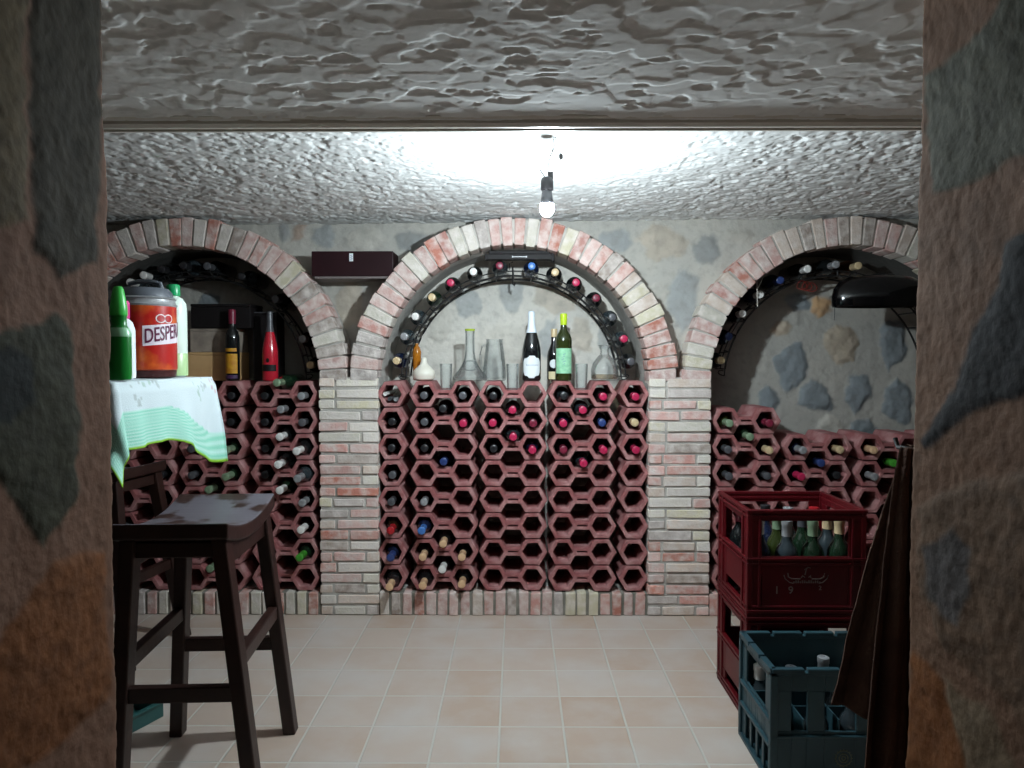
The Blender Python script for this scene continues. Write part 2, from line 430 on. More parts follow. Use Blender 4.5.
LJ = [([(30, -30), (102, -30), (104, 90), (96, 240), (101, 262), (62, 276), (34, 250), (31, 120)], S_(66, 64, 56)),
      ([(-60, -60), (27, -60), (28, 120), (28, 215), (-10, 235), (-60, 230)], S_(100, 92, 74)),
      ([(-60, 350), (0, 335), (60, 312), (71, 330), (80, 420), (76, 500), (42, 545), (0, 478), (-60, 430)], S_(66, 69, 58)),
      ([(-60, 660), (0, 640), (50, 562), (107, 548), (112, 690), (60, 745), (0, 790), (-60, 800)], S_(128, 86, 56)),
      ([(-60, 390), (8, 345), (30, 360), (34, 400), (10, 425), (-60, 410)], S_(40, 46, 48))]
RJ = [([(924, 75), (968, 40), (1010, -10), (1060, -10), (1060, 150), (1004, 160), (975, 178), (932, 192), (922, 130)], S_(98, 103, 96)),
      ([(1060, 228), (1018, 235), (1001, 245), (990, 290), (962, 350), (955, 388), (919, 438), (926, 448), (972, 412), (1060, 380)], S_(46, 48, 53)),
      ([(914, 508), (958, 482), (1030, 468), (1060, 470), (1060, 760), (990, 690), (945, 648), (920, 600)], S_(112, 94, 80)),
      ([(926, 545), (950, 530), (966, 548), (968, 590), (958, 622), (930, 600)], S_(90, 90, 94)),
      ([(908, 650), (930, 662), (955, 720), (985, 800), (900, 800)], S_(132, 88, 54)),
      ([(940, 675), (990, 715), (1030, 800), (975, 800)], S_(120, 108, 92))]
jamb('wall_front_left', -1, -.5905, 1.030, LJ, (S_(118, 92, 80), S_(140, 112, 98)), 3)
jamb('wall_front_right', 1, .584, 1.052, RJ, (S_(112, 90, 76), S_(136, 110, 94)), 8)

# stone wall between and above the arches
GREY, BEIGE, BLUE, TAN = S_(170, 167, 161), S_(188, 182, 172), S_(128, 136, 141), S_(180, 164, 145)
def bay_mask(X, Z, pad):
    m = np.zeros(X.shape, bool)
    for cx in BAYS.values():
        dx = X - cx; dz = Z - Z_SPR
        m |= (dz >= 0) & (dx ** 2 + dz ** 2 < (R_IN + pad) ** 2)
        m |= (dz < 0) & (np.abs(dx) < R_IN + pad)
    return m
xs = np.arange(XL, XR + .005, .007); zs = np.arange(0.85, Z_CEIL + .02, .007)
X, Z = np.meshgrid(xs, zs)
P = np.stack([X, YW + .012 - .055 * np.clip(X, -.9, .9), Z], -1)
SP = [(blob(394, 230, 433, 251, 1), BLUE * .8), (blob(688, 233, 719, 263, 2, 5), BLUE * .75), (blob(598, 230, 630, 252, 3), BLUE),
      ([(296, 222), (306, 223), (302, 240), (294, 240)], S_(150, 116, 92)), (blob(640, 226, 685, 262, 4), TAN), (blob(310, 224, 335, 246, 5), BLUE * 1.1),
      (blob(345, 226, 385, 250, 6), BEIGE * 1.05), (blob(336, 282, 362, 330, 7), TAN), (blob(640, 280, 672, 300, 8), BEIGE), (blob(665, 268, 700, 330, 9), BLUE * 1.15),
      (blob(276, 224, 292, 240, 10), BLUE * .9), (blob(722, 226, 752, 246, 12), BEIGE * .9)]
C, H = stones(P, SP, (GREY, BEIGE), 21, warp=5.0, soft=2.6, ws=8, mixk=.55)
h = .012 * fbm(X * 8, Z * 8, 60, 3) + .006 * fbm(X * 40, Z * 40, 61, 3) + .007 * H
P[..., 1] -= h - .008
cxm, czm = (X[:-1, :-1] + X[1:, 1:]) / 2, (Z[:-1, :-1] + Z[1:, 1:]) / 2
back = struct(grid_obj('wall_back', P, C, M['stone'], keep=~bay_mask(cxm, czm, .06)))
NST = {'left': [(blob(198, 296, 224, 330, 30), BLUE * .9), (blob(160, 300, 195, 330, 31), GREY), (blob(130, 300, 160, 340, 34), BLUE), (blob(222, 286, 246, 300, 32), BEIGE)],
       'centre': [([(500, 284), (521, 282), (522, 300), (516, 312), (505, 311), (499, 296)], BLUE * 1.2), (blob(532, 280, 580, 312, 41), TAN * 1.05), (blob(455, 290, 484, 320, 42), BLUE * 1.25),
                  (blob(598, 318, 624, 352, 43), BLUE * 1.2), (blob(568, 316, 594, 352, 44), TAN * 1.05), (blob(428, 300, 452, 345, 45), BEIGE * 1.1), (blob(478, 322, 525, 372, 46), BEIGE * 1.1),
                  (blob(540, 320, 560, 360, 47), BLUE * 1.3)],
       'right': [(blob(774, 344, 809, 388, 50), BLUE), (blob(822, 320, 856, 364, 51), TAN * .95), (blob(873, 316, 908, 368, 52), BLUE), (blob(842, 371, 869, 411, 53), BLUE * .95),
                 (blob(797, 382, 831, 412, 54), BLUE * .95), (blob(880, 380, 914, 424, 55), BLUE * .9), (blob(848, 418, 876, 436, 56), BLUE), (blob(808, 296, 830, 316, 57), S_(190, 150, 108)),
                 (blob(784, 292, 808, 310, 58), BLUE * 1.2), (blob(756, 388, 780, 412, 59), BLUE), (blob(770, 320, 790, 336, 65), TAN), (blob(812, 414, 840, 450, 66), BEIGE),
                 (blob(915, 330, 950, 380, 67), TAN)]}
for bn, cx in BAYS.items():
    xs = np.arange(cx - R_IN - .03, cx + R_IN + .031, .006); zs = np.arange(Z_PL - .1, Z_SPR + R_IN + .04, .006)
    X, Z = np.meshgrid(xs, zs); P = np.stack([X, np.full_like(X, YB), Z], -1)
    k = 1.5 if bn == 'centre' else .95  # centre back wall brightened in its colour to stand for stronger light
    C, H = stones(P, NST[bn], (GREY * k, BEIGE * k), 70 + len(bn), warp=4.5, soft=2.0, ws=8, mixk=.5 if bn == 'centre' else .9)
    h = .012 * fbm(X * 7, Z * 7, 80, 3) + .005 * fbm(X * 45, Z * 45, 81, 3) + (.013 if bn == 'right' else .007) * H * (.6 + .8 * fbm(X * 30, Z * 30, 83, 3))
    P[..., 1] -= h
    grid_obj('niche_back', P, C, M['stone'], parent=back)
    # plastered vault and cheeks of the niche; side bays' deep shade painted in
    th = np.linspace(0, PI, 90); yy = np.arange(YF + .10, YB + .03, .02)
    T, Yg = np.meshgrid(th, yy)
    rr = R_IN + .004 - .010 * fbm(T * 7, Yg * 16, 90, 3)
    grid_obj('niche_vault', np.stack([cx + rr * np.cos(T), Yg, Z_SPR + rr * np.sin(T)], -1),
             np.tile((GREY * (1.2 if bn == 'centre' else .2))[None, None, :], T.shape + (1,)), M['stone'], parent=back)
    ck = MB(); kk = tuple(GREY * (1.0 if bn == 'centre' else .2)) + (1,)  # side-bay cheeks darkened in colour too, standing in for shade
    for sgn in (-1, 1):
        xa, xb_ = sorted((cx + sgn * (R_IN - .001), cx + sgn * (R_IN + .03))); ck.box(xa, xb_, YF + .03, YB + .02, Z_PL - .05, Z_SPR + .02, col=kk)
    ck.box(cx - R_IN, cx + R_IN, YF + .08, YB + .03, -.02, Z_PL - .004, col=tuple(GREY) + (1,))
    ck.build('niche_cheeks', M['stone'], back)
bk = MB(); bk.box(XL - .1, XR + .1, YB + .02, YB + .1, 0, 1.9); bk.build('wall_core', M['mortar'], back)

# bricks
BR = [lin(206, 166, 158), lin(198, 154, 144), lin(206, 198, 184), lin(184, 172, 166), lin(204, 194, 168), lin(194, 128, 112), lin(200, 148, 138), lin(168, 152, 142), lin(214, 204, 194), lin(206, 186, 172), lin(210, 176, 168), lin(200, 160, 152)]
def bcol(f=1.0):
    c = rnd.choice(BR); k = rnd.uniform(.85, 1.08) * f
    return (c[0] * k, c[1] * k, c[2] * k, 1)
PH = .049
ntrim = [2]
def pier(x0, x1):
    mo = MB(); mo.box(x0 + .003, x1 - .003, YF + .0055, YB - .02, 0, Z_SPR + .02)
    mb = MB(); z = .004; row = 0; w = x1 - x0
    while z + .03 < Z_SPR + .01:
        cuts = {0: [.0, .5, 1.0], 1: [.0, .28, 1.0], 2: [.0, .72, 1.0], 3: [.0, .22, .78, 1.0]}[rnd.choice([0, 1, 2, 3, 1])]
        for a, c in zip(cuts[:-1], cuts[1:]):
            xa = x0 + a * w + (.005 if a > 0 else rnd.uniform(-.003, .001)); xb_ = x0 + c * w - (.006 if c < 1 else rnd.uniform(-.003, .001))
            yo = rnd.uniform(-.004, .0015)
            mb.box(xa, xb_, YF + yo, YF + .115, z + rnd.uniform(-.002, .002), z + PH - .0115 + rnd.uniform(-.002, .002), col=bcol(1.15), j=.0018)  # front bricks lightened in colour to make up for weaker light low down
            if a == 0 or c == 1:     # the return of the pier inside the bay
                xs_ = (x0 - .001, x0 + .05) if a == 0 else (x1 - .05, x1 + .001)
                yy0 = YF + .13
                while yy0 < YB - .1:
                    mb.box(xs_[0], xs_[1], yy0, yy0 + .115, z, z + PH - .0115, col=bcol(), j=.0015); yy0 += .127
        z += PH; row += 1
    o = struct(mb.build('trim_%d' % ntrim[0], M['brick'], bevel=.0025, segs=1)); ntrim[0] += 1
    mo.build('mortar_bed', M['mortar'], o, bevel=.002, segs=1)
c = BAYS
pier(c['left'] + R_IN, c['centre'] - R_IN)
pier(c['centre'] + R_IN, c['right'] - R_IN)
pier(XL, c['left'] - R_IN)
pier(c['right'] + R_IN, XR)
def arch(cx):
    mb = MB(); mo = MB(); n = 38
    N = 60; V = []
    for i in range(N + 1):
        a = PI * i / N
        for r in (R_IN + .008, R_OUT - .010):
            V.append((cx + r * math.cos(a), YF + .0055, Z_SPR + r * math.sin(a)))
            V.append((cx + r * math.cos(a), YW + .09, Z_SPR + r * math.sin(a)))
    Fc = []
    for i in range(N):
        o = i * 4; p = o + 4
        Fc += [(o, p, p + 2, o + 2), (o + 1, o + 3, p + 3, p + 1), (o, o + 1, p + 1, p), (o + 2, p + 2, p + 3, o + 3)]
    Fc += [(0, 2, 3, 1), (N * 4, N * 4 + 1, N * 4 + 3, N * 4 + 2)]
    mo.add(V, Fc)
    da = PI / n
    for i in range(n):
        a0 = i * da + da * rnd.uniform(.03, .10); a1 = (i + 1) * da - da * rnd.uniform(.03, .10)
        ri = R_IN + rnd.uniform(-.004, .003); ro = R_OUT + rnd.uniform(-.008, .007); y0 = YF + rnd.uniform(-.004, .003)
        tw = rnd.uniform(-.004, .004)
        pp = lambda r, a, y: (cx + r * math.cos(a), y, Z_SPR + r * math.sin(a))
        col = bcol(.9)  # arch bricks toned down in colour to offset the stronger light near the bulb
        mb.hexa([pp(ri, a1, y0), pp(ri, a0, y0), pp(ri, a0, YF + .118), pp(ri, a1, YF + .118),
                 pp(ro, a1 + tw, y0), pp(ro, a0 + tw, y0), pp(ro, a0 + tw, YF + .125), pp(ro, a1 + tw, YF + .125)], col=col)
    o = struct(mb.build('trim_%d' % ntrim[0], M['brick'], bevel=.003, segs=1)); ntrim[0] += 1
    mo.build('mortar_bed', M['mortar'], o)
for cx in BAYS.values(): arch(cx)
pb = MB(); pm = MB()
for bn, cx in BAYS.items():
    x = cx - R_IN + .004; pm.box(cx - R_IN, cx + R_IN, YF + .010, YF + .12, 0, Z_PL - .006)
    npl = 23; step = (2 * R_IN - .008) / npl
    for ip in range(npl):
        x = cx - R_IN + .004 + ip * step; w = step - rnd.uniform(.008, .014); pb.box(x, x + w, YF + rnd.uniform(-.003, .005), YF + .10, .002, Z_PL - rnd.uniform(.001, .006), col=bcol(), j=.002)
o = struct(pb.build('baseboard_back', M['brick'], bevel=.003, segs=1)); pm.build('mortar_bed', M['dmortar'], o)

# ================================================================== CLAY RACKS
HO, HI = .0572, .0398     # half heights (flat to flat) outside / inside
YD = .245
def hexpts(h, cx=0, cz=0, j=0.0):
    R = h / math.cos(PI / 6)
    return [(cx + R * math.cos(PI / 3 * k) + rnd.uniform(-j, j), cz + R * math.sin(PI / 3 * k) + rnd.uniform(-j, j)) for k in range(6)]
def add_ring(mb, cx, cz=0.0):
    o = hexpts(HO, cx, cz, .0012); i = hexpts(HI, cx, cz, .0016); V = []
    sk = rnd.uniform(-.003, .003)
    for y in (sk, YD): V += [(x, y, z) for x, z in o] + [(x, y, z) for x, z in i]
    Fc = []
    for k in range(6):
        q = (k + 1) % 6
        Fc += [(k, q, 6 + q, 6 + k), (12 + k, 18 + k, 18 + q, 12 + q), (k, 12 + k, 12 + q, q), (6 + k, 6 + q, 18 + q, 18 + k)]
    mb.add(V, Fc)
def block_mesh(double):
    mb = MB()
    if double:
        add_ring(mb, -.0883); add_ring(mb, .0883)
        for sgn in (1, -1):
            pts = [(-.0262, .0035 * sgn), (.0262, .0035 * sgn), (.0345, .0185 * sgn), (-.0345, .0185 * sgn)]
            mb.prism(pts if sgn > 0 else pts[::-1], .002, YD)
    else: add_ring(mb, 0.0)
    return mb.mesh('rack_block', M['terra'])
DBL = [block_mesh(True) for _ in range(7)]; SGL = [block_mesh(False) for _ in range(4)]
def rowz(i): return Z_ROW0 - PITCH_R * i
def rack(bay, cols, label):
    root = empty('wine_rack', (BAYS[bay], YR, Z_PL)); tag(root, label, 'wine rack')
    for x, dbl, r0 in cols:
        for r in range(r0, 8):
            o = bpy.data.objects.new('rack_block', rnd.choice(DBL if dbl else SGL)); COL.objects.link(o); o.parent = root
            o.location = (x - BAYS[bay] + rnd.uniform(-.0012, .0012), rnd.uniform(-.003, .003), rowz(r) - Z_PL)
            bv = o.modifiers.new('bevel', 'BEVEL'); bv.width = .0028; bv.segments = 2; bv.limit_method = 'ANGLE'; bv.angle_limit = math.radians(50)
    # dabs of mortar bedding the blocks on the plinth
    return root
CX = {'L': -.5645, 1: -.3315, 2: -.0185, 3: .2955, 'R': .5275}
rack('centre', [(CX['L'], 0, 0), (CX[1], 1, 0), (CX[2], 1, 0), (CX[3], 1, 0), (CX['R'], 0, 0)], 'full clay honeycomb wine rack under the middle brick arch')
LX = [-1.050, -1.378, -1.694, -1.924]
rack('left', [(LX[0], 1, 0), (LX[1], 1, 0), (LX[2], 1, 0), (LX[3], 0, 0)], 'clay honeycomb wine rack under the left arch behind the wooden stool')
RX = [1.030, 1.349, 1.673, 1.905]
rack('right', [(RX[0], 1, 1), (RX[1], 1, 2), (RX[2], 1, 2), (RX[3], 0, 2)], 'clay honeycomb wine rack with stepped top behind the red crates')

# ================================================================== BOTTLES
def bord(r=.0345, h=.30):
    return [(r * .55, .0), (r * .93, .002), (r, .010), (r, h * .60), (r * .97, h * .64), (r * .80, h * .70), (r * .55, h * .745), (.0155, h * .79), (.0142, h * .84), (.0138, h * .955),
            (.0152, h * .957), (.0152, h * .985), (.012, h * .99)]
def burg(r=.038, h=.30):
    return [(r * .5, 0), (r * .93, .002), (r, .010), (r, h * .46), (r * .96, h * .52), (r * .80, h * .61), (r * .58, h * .69), (.0175, h * .77), (.0150, h * .85), (.0142, h * .955), (.016, h * .957), (.016, h * .985), (.012, h * .99)]
SHAPE = {'bord': bord, 'burg': burg}
_bm, _cm = {}, {}
def bottle_mesh(glass, shape='bord', r=.0345, h=.30):
    k = (glass, shape, r, h)
    if k not in _bm:
        mb = MB(); mb.lathe(SHAPE[shape](r, h), 18); _bm[k] = mb.mesh('wine_bottle', M['g_' + glass], smooth=True)
    return _bm[k]
def cap_mesh(cap, h=.30, long=.068):
    k = (cap, h, long)
    if k not in _cm:
        mb = MB(); mb.lathe([(.0159, h - long), (.0157, h - .018), (.0172, h - .016), (.0172, h + .0005), (.0150, h + .002), (.006, h + .0025), (.0058, h + .0012)], 18)
        _cm[k] = mb.mesh('capsule', M['c_' + cap], smooth=True)
    return _cm[k]
def bottle(loc, rot, glass, cap, label, group, shape='bord', r=.0345, h=.30, long=.068, name='wine_bottle'):
    o = bpy.data.objects.new(name, bottle_mesh(glass, shape, r, h)); COL.objects.link(o)
    o.location = loc; o.rotation_euler = rot; tag(o, label, 'bottle', group)
    c = bpy.data.objects.new('capsule', cap_mesh(cap, h, long)); COL.objects.link(c); c.parent = o
    return o
ORD = ['top', 'second', 'third', 'fourth', 'fifth', 'sixth', 'seventh', 'bottom']
ORD2 = ['first', 'second', 'third', 'fourth', 'fifth', 'sixth', 'seventh', 'eighth', 'ninth', 'tenth', 'eleventh']
CAPW = {'crimson': 'crimson-capped', 'white': 'white-capped', 'gold': 'gold-capped', 'black': 'black-capped', 'navy': 'navy-capped', 'silver': 'silver-capped', 'cork': 'cork-stoppered',
        'red': 'red-capped', 'green': 'green-capped', 'grey': 'grey-capped', 'palegreen': 'pale-green-capped', 'blue': 'blue-capped', 'wine': 'wine-red-capped'}
def lay(x, z, p, glass, cap, label, group, droop=0.0, side=0.0, r=.0345):
    """a bottle lying in a cell, neck to the room; p = how far the neck sticks out of the rack front"""
    yc = YR - p; h = .30
    bx, by, bz = x, yc + h, z - (HI - r) + .0006
    # droop tips the neck down, side swings it sideways, both about the base
    rot = Matrix.Rotation(side, 4, 'Z') @ Matrix.Rotation(math.radians(90) + droop, 4, 'X')
    return bottle((bx, by, bz), rot.to_euler(), glass, cap, label, group, r=r)
GC = 'wine bottles lying in the centre rack'
cellsC = {'L': CX['L'], 'A1': CX[1] - .0883, 'M1': CX[1], 'B1': CX[1] + .0883, 'A2': CX[2] - .0883, 'M2': CX[2], 'B2': CX[2] + .0883, 'A3': CX[3] - .0883, 'M3': CX[3], 'B3': CX[3] + .0883, 'R': CX['R']}
orderC = list(cellsC)
centre = [('L', 1, 'green', 'black', .0), ('L', 2, 'black', 'black', .0), ('L', 3, 'black', 'grey', .01), ('L', 4, 'black', 'grey', .02), ('L', 5, 'brown', 'red', .06), ('L', 6, 'navy', 'navy', .07), ('L', 7, 'black', 'gold', .10),
          ('A1', 0, 'black', 'grey', .0), ('A1', 1, 'green', 'grey', .0), ('A1', 2, 'green', 'black', .0), ('A1', 4, 'brown', 'silver', .02), ('A1', 5, 'navy', 'blue', .07), ('A1', 6, 'black', 'gold', .05), ('A1', 7, 'black', 'gold', .08),
          ('M1', 0, 'black', 'black', .0), ('M1', 2, 'navy', 'navy', .0), ('M1', 5, 'black', 'gold', .05), ('M1', 6, 'black', 'white', .05),
          ('B1', 0, 'green', 'grey', .0), ('B1', 1, 'black', 'crimson', .03), ('B1', 6, 'black', 'gold', .05), ('B1', 7, 'black', 'gold', .06),
          ('A2', 0, 'black', 'black', .0), ('A2', 1, 'black', 'crimson', .01), ('A2', 2, 'black', 'black', .0),
          ('M2', 0, 'black', 'crimson', .03), ('M2', 1, 'grey', 'crimson', .04),
          ('B2', 1, 'black', 'wine', .03), ('B2', 2, 'navy', 'crimson', .03),
          ('A3', 0, 'grey', 'black', .02), ('A3', 1, 'navy', 'crimson', .03), ('A3', 2, 'black', 'wine', .02),
          ('M3', 0, 'grey', 'crimson', .03), ('M3', 2, 'grey', 'crimson', .03),
          ('B3', 0, 'black', 'crimson', .03), ('B3', 1, 'navy', 'navy', .02), ('B3', 2, 'black', 'crimson', .03),
          ('R', 0, 'black', 'crimson', .03), ('R', 1, 'black', 'cork', .03), ('R', 2, 'black', 'crimson', .03)]
for col, r, g, cp, p in centre:
    z = rowz(r) - (PITCH_R / 2 if col[0] == 'M' else 0)
    dr = .016 if cp in ('crimson', 'wine', 'gold') else rnd.uniform(0, .012)
    lay(cellsC[col], z, p, g, cp, '%s wine bottle in centre rack, %s row, %s column from left' % (CAPW[cp], ORD[r], ORD2[orderC.index(col)]), GC, dr, rnd.uniform(-.012, .012))
# three thin rolled tubes in the top left cell
for k, (px, py, c_, w) in enumerate([(385, 394, 'white', 'leftmost'), (389.5, 399, 'grey', 'middle one'), (395.5, 399.5, 'silver', 'rightmost')]):
    q = at(px, py, YR - .01); mb = MB()
    mb.lathe([(.004, 0), (.0088, 0), (.0088, .24), (.0055, .24), (.005, .236)], 14)
    zmin = rowz(0) - HI + .009
    zt = max(q[2], zmin)
    xt = max(q[0], CX['L'] - .0235 - (zt - zmin) / 1.732)
    o = mb.build('tube', M['c_' + c_], smooth=True); o.location = (xt, YR + .23, zt); o.rotation_euler = (PI / 2, 0, 0)
    tag(o, '%s thin round tube in centre rack top left cell, %s of three' % ({'white': 'white', 'grey': 'dark grey', 'silver': 'pale grey'}[c_], w), 'tube', 'thin tubes in the top left rack cell')
GL = 'wine bottles lying in the left rack'
cellsL = {'1': LX[0] + .0883, '2': LX[0], '3': LX[0] - .0883, '4': LX[1] + .0883, '5': LX[1], '6': LX[1] - .0883, '7': LX[2] + .0883, '8': LX[2], '9': LX[2] - .0883}
left = [('1', 0, 'black', 'silver', .03), ('1', 1, 'black', 'grey', .02), ('1', 2, 'black', 'white', .09), ('1', 3, 'grey', 'silver', .10), ('1', 4, 'grey', 'silver', .04), ('1', 5, 'black', 'white', .05), ('1', 6, 'green', 'green', .07),
        ('2', 0, 'black', 'silver', .03), ('2', 1, 'black', 'white', .06), ('2', 2, 'black', 'white', .09), ('2', 3, 'green', 'white', .06),
        ('3', 0, 'black', 'black', .0), ('3', 1, 'black', 'black', .0), ('3', 2, 'black', 'black', .0), ('3', 3, 'black', 'black', .0),
        ('4', 0, 'black', 'black', .0), ('4', 1, 'black', 'black', .0), ('4', 2, 'green', 'palegreen', .06), ('4', 3, 'green', 'palegreen', .06),
        ('5', 3, 'green', 'palegreen', .05), ('5', 6, 'green', 'palegreen', .04), ('6', 2, 'black', 'grey', .02), ('6', 3, 'black', 'grey', .02), ('7', 3, 'black', 'black', .02), ('7', 4, 'black', 'silver', .05),
        ('9', 3, 'black', 'silver', .03), ('9', 5, 'black', 'grey', .03)]
for col, r, g, cp, p in left:
    z = rowz(r) - (PITCH_R / 2 if col in '258' else 0)
    lay(cellsL[col], z, p, g, cp, '%s wine bottle in left rack, %s row, %s column from brick pier' % (CAPW[cp], ORD[r], ORD2[int(col) - 1]), GL, .01, rnd.uniform(-.02, .01))
GR = 'wine bottles lying in the right rack'
cellsR = {'1': RX[0] - .0883, '2': RX[0], '3': RX[0] + .0883, '4': RX[1] - .0883, '5': RX[1], '6': RX[1] + .0883, '7': RX[2] - .0883, '8': RX[2], '9': RX[2] + .0883}
right = [('1', 1, 'olive', 'palegreen', .05), ('3', 1, 'grey', 'wine', .04), ('2', 1, 'green', 'palegreen', .05), ('1', 2, 'green', 'grey', .03), ('3', 2, 'black', 'cork', .05), ('4', 2, 'navy', 'silver', .05), ('6', 2, 'brown', 'cork', .03), ('7', 2, 'brown', 'gold', .04),
         ('5', 2, 'navy', 'navy', .03), ('8', 2, 'green', 'green', .03), ('1', 3, 'olive', 'grey', .03), ('3', 3, 'grey', 'grey', .02), ('4', 3, 'navy', 'crimson', .04), ('6', 3, 'black', 'black', .0), ('7', 3, 'brown', 'silver', .04)]
for col, r, g, cp, p in right:
    z = rowz(r) - (PITCH_R / 2 if col in '258' else 0)
    lay(cellsR[col], z, p, g, cp, '%s wine bottle in right rack, %s clay row, %s column from left' % (CAPW[cp], ORD[r - 1], ORD2[int(col) - 1]), GR, .008, rnd.uniform(-.01, .02))

# ------------------------------------------------------------------ curved iron bottle holders with their bottles
R_RAIL = .505
def holder(cx, a0, a1, label, arms=True):
    root = empty('bottle_holder', (cx, 3.36, Z_TOP)); tag(root, label, 'bottle holder')
    L = lambda p: (p[0] - cx, p[1] - 3.36, p[2] - Z_TOP)
    zc = Z_SPR - .015
    for y, rr in ((3.28, R_RAIL), (3.43, R_RAIL), (3.28, R_RAIL + .022)):
        mb = MB(); pts = []
        for i in range(49):
            a = a0 + (a1 - a0) * i / 48; pts.append(L((cx + rr * math.cos(a), y, zc + rr * math.sin(a))))
        mb.tube(pts, .0048 if rr == R_RAIL else .003, 8); mb.build('rail', M['iron'], root, smooth=True)
    n = 18
    for i in range(n + 1):
        a = a0 + (a1 - a0) * i / n; mb = MB()
        ca, sa = math.cos(a), math.sin(a)
        p = lambda r, y: L((cx + r * ca, y, zc + r * sa))
        mb.tube([p(R_RAIL + .026, 3.28), p(R_RAIL, 3.28), p(R_RAIL - .001, 3.36), p(R_RAIL, 3.43)], .0036, 6)
        mb.build('cross_bar', M['iron'], root, smooth=True)
    # small scrolls at the feet
    for a in (a0, a1):
        mb = MB(); s = 1 if math.cos(a) > 0 else -1; x = cx + R_RAIL * math.cos(a); z = zc + R_RAIL * math.sin(a)
        pts = [L((x, 3.28, z)), L((x + s * .004, 3.275, max(Z_TOP + .004, z - .03)))]
        for k in range(9):
            t = k / 8 * PI * 1.2
            pts.append(L((x + s * (.004 + .03 * math.sin(t * .8)), 3.272, max(Z_TOP + .005, z - .03) + .012 - .012 * math.cos(t))))
        mb.tube(pts, .003, 6); mb.build('scroll_foot', M['iron'], root, smooth=True)
    return root
h1 = holder(BAYS['centre'], math.radians(4), math.radians(176), 'black iron arched bottle holder lining the middle niche')
# hanger hook and rod at its crown
mb = MB(); mb.tube([(-.003, -.085, .53), (-.003, -.085, .45), (.004, -.09, .442), (.008, -.085, .455)], .004, 8); mb.tube([(-.02, -.082, .515), (-.018, -.085, .545), (-.003, -.085, .552)], .003, 6)
mb.build('hook', M['iron'], h1, smooth=True)
GH = 'bottles lying on the arched iron holders'
ZC = 3.215
hb = [(388, 359, 'navy', 'cork'), (403, 336, 'grey', 'silver'), (409, 312, 'grey', 'white'), (427, 292, 'green', 'cork'), (447, 277, 'black', 'crimson'), (471, 265, 'black', 'white'), (499, 261, 'grey', 'wine'),
      (532, 264, 'navy', 'blue'), (556, 270, 'black', 'cork'), (580, 276, 'black', 'crimson'), (602, 292, 'black', 'wine'), (620, 312, 'grey', 'grey'), (633, 335, 'grey', 'crimson'), (638, 360, 'black', 'grey')]
def holder_bottles(cx, lst, where, n_of, fixr=True):
    zc = Z_SPR - .015
    for k, (px, py, g, cp) in enumerate(lst):
        q = at(px, py, ZC)
        if fixr:
            a = math.atan2(q[2] - zc, q[0] - cx); r = R_RAIL + .0435
            q = (cx + r * math.cos(a), ZC, zc + r * math.sin(a))
        o = bottle((q[0], ZC + .265, q[2]), (PI / 2, 0, 0), g, cp, '%s bottle on iron holder in %s niche, %s clockwise from lower left' % (CAPW[cp], where, n_of[k]), GH, r=.0375, h=.265)
holder_bottles(BAYS['centre'], hb, 'middle', ORD2 + ['twelfth', 'thirteenth', 'fourteenth'])
h2 = holder(BAYS['right'], math.radians(4), math.radians(172), 'black iron arched bottle holder lining the right niche')
hr = [(729, 362, 'grey', 'cork'), (730, 337, 'navy', 'navy'), (743, 314, 'black', 'white'), (759, 293, 'navy', 'white'), (777, 274, 'navy', 'navy'), (806, 263, 'black', 'white'), (836, 264, 'black', 'silver'), (859, 262, 'brown', 'cork')]
holder_bottles(BAYS['right'], hr, 'right', ORD2)
h3 = holder(BAYS['left'], math.radians(6), math.radians(172), 'black iron arched bottle holder lining the left niche')
hl = [(128, 279, 'grey', 'white'), (146, 281, 'black', 'white'), (158, 258, 'black', 'black'), (182, 252, 'grey', 'black'), (208, 256, 'black', 'grey'), (244, 270, 'grey', 'black'), (277, 297, 'black', 'grey'), (297, 341, 'black', 'silver'), (304, 366, 'black', 'cork')]
holder_bottles(BAYS['left'], hl, 'left', ORD2)

# ================================================================== THINGS STANDING ON THE CENTRE RACK
def px_obj(px, y): return float(at(px, 380, y)[0])
YS = 3.24
def glassthing(name, prof, px, y, z, m, label, cat, group=None, n=24):
    mb = MB(); mb.lathe(prof, n, caps=True); o = mb.build(name, m, smooth=True); o.location = (px_obj(px, y), y, z); tag(o, label, cat, group); return o
# squat cream jar
o = glassthing('ceramic_jar', [(.030, 0), (.046, .008), (.054, .028), (.050, .045), (.034, .062), (.020, .074), (.014, .088), (.012, .104), (.008, .108)], 424, YS, Z_TOP, M['ceramic'], 'squat cream ceramic jar on the centre rack, second cell from left', 'jar')
am = empty('amber_bottle', (px_obj(417, YS + .07), YS + .07, Z_TOP)); tag(am, 'small amber glass bottle behind the squat cream jar', 'bottle')
mb = MB(); mb.lathe([(.014, 0), (.018, .004), (.018, .05), (.020, .10), (.021, .135), (.015, .155), (.008, .165), (.0075, .178)], 18); mb.build('glass', M['amber'], am, smooth=True)
mb = MB(); mb.lathe([(.0095, .176), (.0095, .192), (.006, .194)], 14); mb.build('stopper', M['iron'], am, smooth=True)
# three tumblers standing in the dips between cells
ZB = Z_ROW0 + .0187
TUM = [(.017, .001), (.023, .0), (.025, .004), (.0285, .118), (.0278, .118), (.0242, .010), (.004, .009)]
for px, w in ((446, 'tall clear tumbler left of the long-necked decanter'), (512.5, 'tall clear tumbler between the glass jug and the champagne bottle'), (581.5, 'tall clear tumbler right of the lime-capped bottle')):
    glassthing('tumbler', TUM, px, YS - .05, ZB, M['clearjug'], w, 'glass', 'tumblers on the centre rack')
